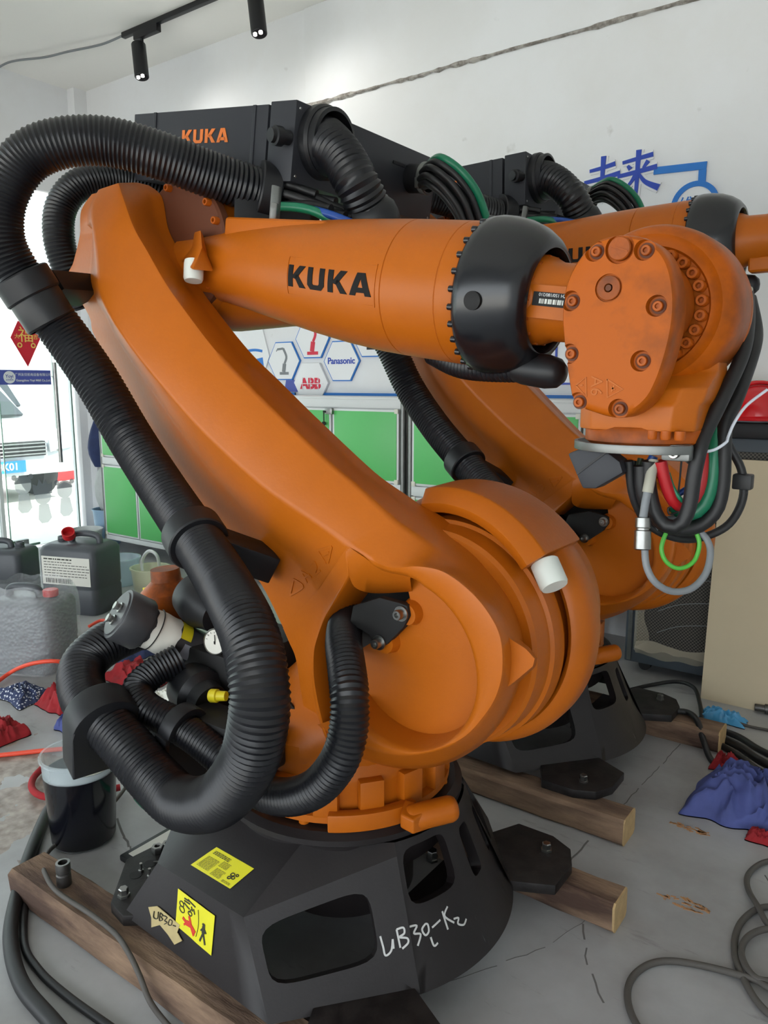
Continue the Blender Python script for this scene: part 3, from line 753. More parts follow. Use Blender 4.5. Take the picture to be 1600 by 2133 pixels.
def make_wrist(root):
    # forearm tube
    t = MB().lathe([(.07,1.02),(.088,1.03),(.09,1.075),(.086,1.09),(.077,1.11),(.075,1.16),(.074,1.26)], A3, AX, 64)
    t.box(arm(1.12,-.005,-.07), (.09,.03,.062), (AX,(0,1,0),AN))
    tube = obj('wrist_tube', t, M['orange'], root, bevel=0, ang=40)
    b0 = obj('tube_bolt', bolt_mb(.007,.012,(1,0,0)), M['orange_dirty'], tube)
    for i in range(14):
        an = 2*PI*i/14
        o = b0 if i == 0 else instance(b0, 'tube_bolt', tube)
        o.location = arm(1.075, .083*math.sin(an), .083*math.cos(an)); o.rotation_euler = (0, math.radians(8.2), 0)
    o_ = arm(1.132, .0, -.0865)
    np_ = MB().box(o_, (.075,.002,.026), (AX,(0,1,0),AN))
    pl = obj('type_plate', np_, M['dark'], tube)
    tx = text_mb('ZH 150/180/210', .0085, .0003)
    obj('plate_text', placed(tx, o_ + V(.004,-.0012,.008), -AX, -AN), M['steel'], pl)
    bars = MB(); x = -.025
    for k in range(16):
        w = random.choice((.0012,.002,.0028)); bars.box((x,0,0), (w,.009,.0004)); x += w + .0014
    obj('bar_code', placed(bars, o_ + V(.0,-.0012,-.004), -AX, -AN), M['white_pl'], pl)
    # hand: cover, hub, drum, gear block
    out = [(0.7452,-0.165,1.6942),(0.7713,-0.165,1.6906),(0.794,-0.165,1.6829),(0.8144,-0.165,1.668),(0.8286,-0.165,1.6494),(0.8384,-0.165,1.6259),(0.8447,-0.165,1.5975),(0.8471,-0.165,1.5707),(0.846,-0.165,1.5402),(0.8417,-0.165,1.5094),(0.8343,-0.165,1.4767),(0.825,-0.165,1.4467),(0.8129,-0.165,1.421),(0.7937,-0.165,1.4012),(0.7694,-0.165,1.3892),(0.7421,-0.165,1.3901),(0.713,-0.165,1.3978),(0.6886,-0.165,1.4058),(0.6774,-0.165,1.4159),(0.671,-0.165,1.438),(0.6641,-0.165,1.472),(0.6568,-0.165,1.5144),(0.6514,-0.165,1.5565),(0.651,-0.165,1.5898),(0.6561,-0.165,1.6183),(0.6657,-0.165,1.6429),(0.6806,-0.165,1.665),(0.6996,-0.165,1.6832),(0.7204,-0.165,1.6921)]
    P = [V(p) for p in cr(out, 3, True)]; c0 = V(.745,-.165,1.555)
    rings = []
    for k, y in ((.90,-.176),(.955,-.175),(.985,-.170),(1.0,-.160),(1.0,-.115),(.985,-.105)):
        rings.append([V(c0.x+(p.x-c0.x)*k, y, c0.z+(p.z-c0.z)*k) for p in P])
    cover = obj('hand_cover', MB().loft(rings), M['orange_gloss'], root, ang=60)
    # screws in counterbores
    scr = [V(p) for p in [(0.7075,-0.175,1.6708),(0.7926,-0.175,1.665),(0.6677,-0.175,1.5905),(0.8174,-0.175,1.5739),(0.6689,-0.175,1.4995),(0.7964,-0.175,1.485),(0.6878,-0.175,1.4145),(0.762,-0.175,1.4041)]]
    cut = MB()
    for q in scr: cut.lathe([(.0185,-.03),(.0175,.004),(.016,.012)], q, (0,1,0), 28)
    q1 = V((0.7507,-0.175,1.6706)); q2 = V((0.7349,-0.175,1.6079))
    cut.lathe([(.0255,-.03),(.0245,.004),(.0235,.008)], q1, (0,1,0), 32)
    cut.lathe([(.0235,-.03),(.0235,.004)], q2, (0,1,0), 32)
    carve(cover, cut)
    for q in scr:
        s_ = obj('cover_screw', bolt_mb(.0088,.009,(0,-1,0),q+V(0,.012,0)), M['orange_dirty'], cover)
        obj('washer', MB().lathe([(.0,-.0002),(.0125,-.0002),(.0125,-.0016),(.009,-.0016)], q+V(0,.0122,0), (0,1,0), 24), M['shade_brown'], s_)  # dark brown colour paints the shade around the screw
    obj('oil_plug', merge(MB().lathe([(.0195,.008),(.0195,-.002),(.018,-.004),(0,-.004)], q1, (0,1,0), 32), MB().box(q1+V(0,-.0042,0),(.032,.0012,.003),((.9,0,-.35),(0,1,0),(.35,0,.9)))), M['orange_dirty'], cover)
    obj('centre_plug', MB().lathe([(.0205,.004),(.0205,-.0012),(.0195,-.002),(.0075,-.002),(.0055,.006),(0,.006)], q2, (0,1,0), 32), M['orange_dirty'], cover)
    obj('plug_socket', MB().lathe([(.0055,-.001),(.005,-.0022),(0,-.0022)], q2, (0,1,0), 16), M['shade_brown'], cover)
    tr = bvh_of(cover)
    marks = [[(0.6841,-0.178,1.444),(0.7021,-0.178,1.4582),(0.7045,-0.178,1.4249),(0.6841,-0.178,1.444)], [(0.6913,-0.178,1.444),(0.6974,-0.178,1.4449)], [(0.7402,-0.178,1.4548),(0.7426,-0.178,1.4236),(0.7688,-0.178,1.4378),(0.7402,-0.178,1.4548)], [(0.7477,-0.178,1.4417),(0.7547,-0.178,1.4369)], [(0.7534,-0.178,1.445),(0.7489,-0.178,1.4336)]]
    q = V((0.7212,-0.176,1.4433))
    obj('axis_number', placed(text_mb('A6', .03, .0012), q, (0,0,-1), (1,0,0)), M['orange'], cover)
    obj('axis_mark', merge(*[paint(tr, s, .0028, off=.0012, n=5 if len(s) > 4 else 1) for s in marks]), M['orange'], cover)
    h = MB().lathe([(.088,-.12),(.088,-.052),(.084,-.045)], (A5.x,0,A5.z), (0,1,0), 64)
    h.lathe([(.0,-.03),(.108,-.03),(.112,-.036),(.122,-.036),(.132,-.04),(.146,-.028),(.153,-.008),(.155,.02),(.155,.085),(.148,.10),(.147,.104),(.152,.106),(.150,.125),(.12,.14),(0,.14)], (A5.x,0,A5.z), (0,1,0), 96)
    drum = obj('hand_drum', h, M['orange_gloss'], root, ang=42)
    b0 = obj('drum_bolt', bolt_mb(.0105,.02,(0,-1,0)), M['orange_dirty'], drum)
    n = 24
    for i in range(n):
        an = 2*PI*(i+.4)/n
        o = b0 if i == 0 else instance(b0, 'drum_bolt', drum)
        o.location = (A5.x + .0985*math.cos(an), -.03, A5.z + .0985*math.sin(an))
    blk = MB()
    def oct_(hx0, hx1, hy0, hy1, c, z):
        return [V(A5.x+x, y, z) for x, y in ((hx0+c,hy0),(hx1-c,hy0),(hx1,hy0+c),(hx1,hy1-c),(hx1-c,hy1),(hx0+c,hy1),(hx0,hy1-c),(hx0,hy0+c))]
    blk.loft([oct_(-.08,.118,.0,.09,.02,A5.z-.07), oct_(-.09,.124,-.02,.10,.025,A5.z-.112), oct_(-.10,.122,-.092,.10,.035,A5.z-.142), oct_(-.105,.118,-.10,.10,.035,A5.z-.165), oct_(-.105,.112,-.105,.10,.035,A5.z-.172), oct_(-.105,.108,-.105,.10,.035,A5.z-.218)])
    gb = obj('gear_block', blk, M['orange'], root, bevel=.006)
    bb = obj('block_bolt', bolt_mb(.0095,.016,(0,0,-1)), M['orange_dirty'], gb)
    for i in range(4):
        o = bb if i == 0 else instance(bb, 'block_bolt', gb)
        o.location = (A5.x + .018 + .024*i, -.098, A5.z-.216)
    obj('tool_flange', MB().lathe([(.07,.0),(.108,.0),(.112,-.006),(.112,-.028),(.104,-.034),(0,-.034)], (A5.x,0,A5.z-.212), (0,0,1), 64), M['orange_dirty'], root)
    # clamp strap round the flange
    st = MB(); z = A5.z - .250
    rows = []
    for i in range(40):
        a = math.radians(150 + 175*i/39); r0, r1 = .124, .131
        rows.append([V(A5.x+r*math.cos(a), r*math.sin(a)-.004, zz) for r, zz in ((r0,z-.008),(r1,z-.008),(r1,z+.008),(r0,z+.008))])
    st.loft(rows)
    strap = obj('clamp_strap', st, M['alu'], root, bevel=.0015)
    q = V((0.8488,-0.08,1.3254)); obj('strap_lug', MB().box(q+V(-.012,.012,0), (.05,.03,.03)), M['alu'], strap, bevel=.006)
    obj('strap_bolt', bolt_mb(.010,.014,(0,-1,0),q+V(-.012,-.002,0)), M['steel'], strap)
    # grey connector hood hanging from the flange
    hd = MB().prism([(0.6374,-0.09,1.3139),(0.6917,-0.09,1.3376),(0.7402,-0.09,1.3043),(0.7475,-0.09,1.2843),(0.6959,-0.09,1.2505),(0.6703,-0.09,1.2484)], (0,.05,0))
    hood = obj('connector_hood', hd, M['box'], root, bevel=.005)
    obj('hood_rib', MB().prism([(0.6573,-0.092,1.2782),(0.7188,-0.092,1.3274),(0.7217,-0.092,1.3249),(0.6603,-0.092,1.2747)], (0,.004,0)), M['black'], hood)
    return cover

def cable(name, pts, r, m, parent, seg=16, n=10):
    return obj(name, MB().tube(resample(cr(pts, n), step=max(.006, r*1.2)), r, seg), m, parent)

def make_wrist_cables(root):
    # black sheath bundle down the outside of the drum
    cable('cable_sheath', [(0.8695,0.243,1.6268),(0.8899,0.17,1.5664),(0.8983,0.0995,1.4999),(0.8836,0.0206,1.4134),(0.8699,-0.0126,1.3619),(0.8664,-0.0342,1.3308),(0.8598,-0.0375,1.2782),(0.8563,-0.0377,1.2292),(0.845,-0.0411,1.1926),(0.8211,-0.0473,1.1855),(0.7977,-0.047,1.2085),(0.7831,-0.0469,1.26),(0.7818,-0.0509,1.3054)], .0135, M['rubber'], root)
    cable('cable_sheath', [(0.87,0.2669,1.6193),(0.8954,0.2208,1.5505),(0.9024,0.1655,1.5017),(0.8938,0.0904,1.4121),(0.8861,0.0587,1.3769),(0.8901,0.0448,1.3265),(0.8922,0.0447,1.2587),(0.8838,0.0405,1.2079),(0.8547,0.0253,1.1763),(0.8178,-0.0019,1.1745),(0.7902,-0.0294,1.1989),(0.773,-0.0456,1.2408),(0.7665,-0.0515,1.2955)], .014, M['rubber'], root)
    cable('cable_sheath', [(0.8716,0.2269,1.5422),(0.8767,0.1748,1.4555),(0.8652,0.1114,1.3722),(0.8849,0.1161,1.326),(0.9085,0.1236,1.2798),(0.9155,0.1171,1.2243),(0.8963,0.0925,1.1735),(0.8495,0.0533,1.1485),(0.8061,0.011,1.157),(0.7725,-0.0198,1.1863),(0.7537,-0.0475,1.2394),(0.7481,-0.063,1.3044)], .008, M['rubber'], root)
    e = obj('sheath_end', MB().cyl(*[V(p) for p in [(0.8664,0.2424,1.6345),(0.8737,0.2293,1.6065)]], .014, 16), M['ivory'], root)
    cable('red_hose', [(0.8351,0.105,1.4462),(0.8407,0.0768,1.4116),(0.8481,0.0446,1.3518),(0.8582,0.0284,1.2989),(0.8566,0.0166,1.2479),(0.8412,-0.0006,1.2194),(0.824,-0.0236,1.2289),(0.8103,-0.0385,1.2657),(0.8021,-0.0485,1.3064)], .0115, M['red'], root)
    cable('green_hose', [(0.8471,0.1447,1.4742),(0.8556,0.0877,1.4116),(0.8701,0.0557,1.3584),(0.8737,0.0424,1.3123),(0.8734,0.0372,1.258),(0.8622,0.0267,1.2169),(0.8375,0.0177,1.1999),(0.812,0.0155,1.2182)], .0145, M['green'], root)
    cable('green_wire', [(0.8129,-0.0329,1.2833),(0.8227,-0.0313,1.2569),(0.8381,-0.0251,1.2331),(0.8507,-0.0052,1.2245)], .004, M['green'], root)
    cable('blue_hose', [(0.7821,-0.0241,1.3123),(0.7696,-0.0274,1.2798),(0.7609,-0.03,1.2379),(0.7661,-0.0189,1.2128),(0.7837,0.0163,1.2003)], .0085, M['blue'], root)
    cable('blue_hose', [(0.8396,0.0306,1.2542),(0.8224,0.0151,1.2397),(0.8046,0.0006,1.2325)], .006, M['blue'], root)
    cable('grey_cable', [(0.789,-0.0456,1.3054),(0.7892,-0.067,1.2626),(0.7872,-0.0748,1.232),(0.7865,-0.0814,1.2031)], .0075, M['grey'], root)
    cable('sleeve', [(0.789,-0.0456,1.3054),(0.7891,-0.0563,1.2839),(0.7892,-0.067,1.2626),(0.7884,-0.0704,1.2486)], .0098, M['ivory'], root)
    con = MB(); a, b = [V(p) for p in [(0.7865,-0.0814,1.2031),(0.7909,-0.0904,1.1445)]]
    con.lathe([(.011,0),(.0138,.001),(.0142,.018),(.0125,.02),(.0125,.023),(.0148,.025),(.0152,.058),(.012,.06)], a, b-a, 28)
    obj('metal_connector', con, M['steel'], root)
    cable('grey_cable', [(0.794,-0.0872,1.1489),(0.8004,-0.0899,1.1139),(0.8162,-0.0845,1.085),(0.8403,-0.0585,1.0657),(0.8662,-0.0265,1.0683),(0.883,0.0034,1.0934),(0.884,0.0247,1.1314),(0.8716,0.0334,1.1564),(0.8487,0.0327,1.1726),(0.8132,0.0107,1.1909),(0.7888,-0.0108,1.1726)], .0065, M['grey'], root)
    cable('lime_wire', [(0.8118,-0.0063,1.1745),(0.805,-0.0188,1.1383),(0.8151,-0.0171,1.1111),(0.8365,-0.0043,1.0984),(0.8575,0.0137,1.1111),(0.8633,0.0245,1.1428),(0.8556,0.0241,1.1673)], .0042, M['lime'], root)
    cable('thin_wire', [(0.8278,-0.0042,1.3088),(0.829,-0.0135,1.26),(0.8274,-0.0221,1.2245),(0.8165,-0.0315,1.2174),(0.8199,-0.0316,1.205),(0.8317,-0.0219,1.2103)], .0018, M['rubber'], root)
    cable('olive_wire', [(0.7595,-0.0291,1.3068),(0.7575,-0.0372,1.2753),(0.764,-0.0399,1.2394)], .006, M['olive'], root)
    cable('olive_wire', [(0.7457,-0.0278,1.3013),(0.7463,-0.0349,1.2651),(0.7566,-0.035,1.2289)], .006, M['rubber'], root)
    cable('cable_tie', [(0.8562,-0.0182,1.323),(0.8832,-0.0102,1.3274),(0.901,0.0056,1.3412),(0.9012,0.0203,1.3508),(0.9057,0.0415,1.3764),(0.9185,0.0696,1.4067),(0.9447,0.1073,1.4357)], .0028, M['tie'], root, seg=8)
    pc = MB().box(V([(0.9129,0.1223,1.2585)][0]), (.035,.03,.03)); obj('plug', pc, M['rubber'], root, bevel=.004)

def make_box(root):
    o = V((-0.1776,0.06,2.146))                  # near top front corner
    W = .655; Lb = .66; Hb = .185
    P = lambda a, b, c: o + AX*a + V(0,b,0) + AN*c   # along, across, up
    m = MB().box(P(-Lb/2-.05,W/2,-Hb/2), (Lb-.1,W,Hb), (AX,(0,1,0),AN))
    b = obj('supply_box', m, M['box'], root, bevel=.003)
    obj('box_front', MB().box(P(-.045,W/2,-Hb/2+.001), (.09,W+.006,Hb+.008), (AX,(0,1,0),AN)), M['box'], b, bevel=.003)
    for k in (-.15,-.56): obj('box_seam', MB().box(P(k,-.0005,-Hb/2), (.012,.006,Hb), (AX,(0,1,0),AN)), M['box'], b, bevel=.002)
    L = letters('KUKA', .036, .0014)
    obj('lettering', placed(L, P(-.340,-.0004,-.070), AX, AN), M['logo_orange'], b)
    r0 = obj('rivet', MB().lathe([(.004,0),(.003,.002),(0,.002)], (0,0,0), AX, 10), M['steel'], b)
    r0.location = P(.0006,.012,-.012)
    for bb, cc in ((W-.012,-.012),(.012,-Hb+.012),(W-.012,-Hb+.012)): instance(r0, 'rivet', b, P(.0006,bb,cc))
    # hose flange on the front
    q = V((-0.17,0.1616,2.0708)); q = q - AX*((q-o).dot(AX))
    fl = obj('hose_flange', MB().lathe([(.092,.0),(.092,.02),(.086,.028),(.084,.028),(.084,.05),(.074,.052),(.074,.0)], q, AX, 48, False, False), M['black'], b)
    g = P(-.02,-.012,-.085)
    obj('cable_gland', MB().lathe([(.018,-.01),(.018,.012),(.024,.014),(.024,.034),(.018,.036),(.017,.046),(0,.046)], g, V(-.25,-1,-.05), 20), M['black'], b)
    for k, bb in enumerate((.10,.17)):
        obj('cooling_slot', MB().box(P(.001,W-.30+bb,-.05), (.004,.06,.008), (AX,(0,1,0),AN)), M['black'], b)
    obj('mounting_foot', MB().box(P(-.30,W*.35,-Hb-.045), (.24,.20,.10), (AX,(0,1,0),AN)), M['base'], b, bevel=.006)
    # cable bundle leaving the front at the far end
    q2 = V((-0.17,0.5855,2.0671)); q2 = q2 - AX*((q2-o).dot(AX))
    cl = obj('bundle_clamp', MB().lathe([(.042,.0),(.042,.05),(.046,.05),(.046,.068),(.040,.068)], q2, AX, 40, True, False), M['black'], b)
    obj('clamp_band', MB().lathe([(.0465,.05),(.0475,.051),(.0475,.066),(.0465,.067)], q2, AX, 40, False, False), M['alu'], cl)
    obj('band_screw', MB().box(q2 + AX*.058 + V(0,-.045,-.02), (.018,.014,.03)), M['alu'], cl, bevel=.002)
    spine = [q2 + AX*.05] + [V(p) for p in ((-0.03,0.4722,2.0371), (0.02,0.4963,1.9958), (0.05,0.5367,1.9363), (0.06,0.5785,1.8616))]
    for i in range(10):
        a = 2*PI*i/9; rr = .026 if i < 9 else 0
        off = V(.012*math.sin(a), rr*math.cos(a), rr*math.sin(a))
        cable('bundle_cable', [p + off*(1 + .18*k) for k, p in enumerate(spine)], .0095, M['rubber'], b, seg=12)
    cable('bundle_hose', [p + V(.02,-.005,.034)*(1 + .12*k) for k, p in enumerate(spine)], .012, M['green'], b)
    return b

def clamp_mb(p, d, r, w, flange=.012):
    return MB().lathe([(r,-w/2),(r+flange,-w/2),(r+flange+.003,-w/2+.004),(r+flange+.003,w/2-.004),(r+flange,w/2),(r,w/2)], p, d, 40, False, False)

def TT(T, L): return [T @ V(p) for p in L]

def make_hoses(root, TA=None, TL=None):
    I = Matrix.Identity(4); TA = TA or I; TL = TL or I
    H1 = [(-0.2875,0.0952,1.9424),(-0.3208,0.0606,1.9526),(-0.3407,0.0104,1.9615),(-0.3828,-0.0663,1.9806),(-0.4444,-0.1671,2.0124),(-0.5274,-0.26,2.0365),(-0.6035,-0.3429,2.0245),(-0.666,-0.3968,1.984),(-0.7104,-0.4341,1.8994),(-0.7263,-0.4393,1.81),(-0.7191,-0.4128,1.732),(-0.6915,-0.3707,1.6574),(-0.6621,-0.3278,1.5805),(-0.579,-0.2932,1.4572),(-0.4764,-0.2744,1.3108),(-0.3278,-0.2924,1.1876),(-0.1555,-0.3383,1.089),(0.0047,-0.3996,1.0188),(0.1434,-0.4723,0.9684),(0.2102,-0.5119,0.9065),(0.2274,-0.528,0.8298),(0.1903,-0.5276,0.7208),(0.0873,-0.5141,0.6038),(-0.0474,-0.4993,0.543),(-0.1589,-0.4887,0.5612),(-0.2555,-0.4865,0.6079),(-0.3495,-0.4839,0.6473),(-0.4537,-0.4658,0.676),(-0.5338,-0.415,0.7178),(-0.5559,-0.3367,0.7495),(-0.5641,-0.2145,0.7625)]
    H1 = [V(p) for p in H1]
    def mixm(A, B, p, k): return (A @ p)*(1-k) + (B @ p)*k
    H1 = [mixm(TA, TL, p, min(1, max(0, (i-4)/5))) if i <= 16 else mixm(TL, I, p, min(1, (i-16)/7)) for i, p in enumerate(H1)]
    R1 = .059
    obj('main_hose', hose_mb(H1, R1), M['hose'], root)
    H2 = [(-0.3493,-0.2527,0.7328),(-0.3713,-0.3243,0.7068),(-0.3644,-0.375,0.6799),(-0.3084,-0.3898,0.6548),(-0.2288,-0.3741,0.6328),(-0.1304,-0.3701,0.6098),(-0.0271,-0.3758,0.5833),(0.0722,-0.3836,0.5604),(0.164,-0.3888,0.5767),(0.2487,-0.3917,0.6281),(0.3039,-0.3865,0.7011),(0.3193,-0.374,0.7673),(0.3083,-0.3565,0.8292),(0.268,-0.315,0.8679),(0.2158,-0.2595,0.8954),(0.1621,-0.1825,0.9107),(0.1247,-0.0955,0.9169)]
    H2 = [mixm(I, TL, V(p), max(0, min(1, (i-9)/5))) for i, p in enumerate(H2)]
    obj('cable_hose', hose_mb(H2, .0405, .0105, .0034), M['hose'], root)
    H2b = [(-0.9453,-0.0749,1.6757),(-0.9512,-0.1192,1.7843),(-0.9628,-0.1327,1.8798),(-0.9627,-0.1135,1.9711),(-0.9358,-0.0547,2.0395),(-0.8918,0.0582,2.0665),(-0.8366,0.1665,2.0329),(-0.7807,0.3034,2.0137)]
    H2b = [mixm(TL, TA, V(p), min(1, i/5)) for i, p in enumerate(H2b)]
    obj('cable_hose', hose_mb(H2b, .046, .0105, .0034), M['hose'], root)
    H3 = [V(p) for p in ((-0.2,0.1915,2.095), (-0.13,0.1331,2.0528), (-0.08,0.1198,2.007), (-0.04,0.1214,1.9464), (-0.03,0.1519,1.8987), (-0.03,0.1764,1.8735))]
    H3 = [TA @ p for p in H3]
    obj('supply_hose', hose_mb(H3, .058, .014, .005), M['hose'], root)
    q = V((-0.02,0.1775,1.8843))
    el = MB().lathe([(.052,-.05),(.062,-.045),(.066,-.02),(.064,.01),(.052,.04),(.03,.058),(0,.064)], q+V(0,0,-.02), V(.75,.3,.25), 40)
    el = MB().add([TA @ V(p) for p in el.v], el.f)
    obj('elbow_boot', el, M['hose_end'], root)
    P = [V(p) for p in H1]
    def at(i, f=0): return P[i].lerp(P[i+1], f), (P[min(i+2,len(P)-1)] - P[max(i-1,0)]).normalized()
    # holder on the upper arm
    p, d = at(0, .6)
    h = clamp_mb(p, d, R1-.002, .055, .018); 
    ho = obj('hose_holder', h, M['black'], root)
    obj('holder_foot', MB().loft([[p+d*s*.035+V(0,-.075,.02), p+d*s*.035+V(0,.07,.02), p+d*s*.035+V(0,.07,-.125), p+d*s*.035+V(0,-.085,-.125)] for s in (-2.2,.9)]), M['black'], ho, bevel=.008)
    q = TA @ V((-0.1758,-0.03,1.8854)); obj('latch', MB().box(q, (.02,.012,.085), (d,(0,1,0),(.15,0,1))), M['alu'], ho, bevel=.003)
    obj('latch_lever', MB().box(q+V(.003,-.008,-.02), (.014,.008,.042), (d,(0,1,0),(.15,0,1))), M['steel'], ho, bevel=.002)
    # holders on the link
    p, d = at(10, .55)
    h = obj('hose_holder', clamp_mb(p, d, R1-.002, .06, .012), M['black'], root)
    obj('holder_sleeve', MB().lathe([(R1+.003,-.01),(R1+.007,.0),(R1+.007,.07),(R1+.003,.075)], p+d*.03, d, 40, False, False), M['hose_end'], h)
    e = TL @ V((-0.7742,-0.17,1.7053)); w = (e-p)
    obj('holder_arm', MB().box(p.lerp(e,.62), (w.length*.72,.10,.055), (w, w.cross(d), d)), M['black'], h, bevel=.004)
    p, d = at(16, -.05)
    h = obj('hose_holder', clamp_mb(p, d, R1-.002, .062, .012), M['black'], root)
    e = TL @ V((-0.0687,-0.2,1.0209)); w = (e-p)
    obj('holder_arm', MB().box(p.lerp(e,.6), (w.length*.85,.07,.075), (w, w.cross(d), d)), M['black'], h, bevel=.004)
    # arched holder at the rear of the base
    p, d = at(26, .1)
    s = V(0,0,1).cross(d).normalized(); u = d.cross(s) * (1 if d.cross(s).z > 0 else -1)
    arch = []
    for off in (-.045, .03):
        ring = []
        for i in range(17):
            a = PI*i/16; ring.append(p + d*off + s*math.cos(a)*.083 + u*math.sin(a)*.083)
        ring += [p + d*off - s*.088 - V(0,0,.10), p + d*off + s*.088 - V(0,0,.10)]
        arch.append(ring)
    h = obj('hose_holder', MB().loft(arch), M['black'], root, bevel=.004)
    obj('holder_rim', MB().lathe([(R1-.002,.028),(R1+.010,.028),(R1+.012,.034),(R1+.008,.042),(R1-.002,.044)], p, d, 40, False, False), M['hose_end'], h)
    Q = [V(x) for x in H2]; p = Q[4].lerp(Q[5],.35); d = (Q[5]-Q[4]).normalized()
    s = V(0,0,1).cross(d).normalized(); u = d.cross(s)
    arch = []
    for off in (-.02, .02):
        ring = []
        for rr, rng in ((.062, range(17)), (.043, range(16,-1,-1))):
            for i in rng:
                a = PI*i/16; ring.append(p + d*off + s*math.cos(a)*rr + u*math.sin(a)*rr)
        arch.append(ring)
    h = obj('hose_holder', MB().loft(arch), M['black'], root, bevel=.003)
    obj('holder_lip', MB().box(p - s*.062 - u*.03, (.04,.014,.07), (d, s, u)), M['black'], h, bevel=.003)
    # cables leaving the hose on the arm
    b0 = V((-0.2303,0.06,1.9236))
    ends = [(-0.1216,0.14,1.9143),(-0.0898,0.14,1.8865),(-0.1699,0.12,1.9349),(-0.0504,0.12,1.8644),(-0.0882,0.08,1.882),(-0.0578,0.1,1.8643)]
    for i in range(6):
        a = 2*PI*i/6; s = P[0] + V(0,.028*math.cos(a),.028*math.sin(a))
        e_ = TA @ V(ends[i]); cable('arm_cable', [s, s + V(.05,0,-.006), s.lerp(e_,.6)+V(0,0,.006), e_ ], .011, M['rubber'], root, seg=12)
    cable('arm_hose', TT(TA, [(-0.2146,0.03,1.895),(-0.1568,0.03,1.8854),(-0.1097,0.04,1.8721),(-0.072,0.06,1.8503)]), .0115, M['green'], root)
    cable('arm_hose', TT(TA, [(-0.1183,0.05,1.8771),(-0.0635,0.05,1.859),(-0.0033,0.06,1.8333)]), .0105, M['blue'], root)
    # hose and cap under the collar
    Hu = [arm(.80,-.135,.05), arm(.88,-.152,.03), arm(.96,-.150,.01), arm(1.06,-.138,.0)]
    Hu = TT(TA, Hu)
    obj('lower_hose', hose_mb(Hu, .030, .0105, .003), M['hose'], root)
    obj('lower_cap', MB().lathe([(.030,-.02),(.034,0),(.035,.05),(.030,.075),(.018,.088),(0,.092)], TA @ arm(1.06,-.138,.0), TA.to_3x3() @ AX, 32), M['hose_end'], root)

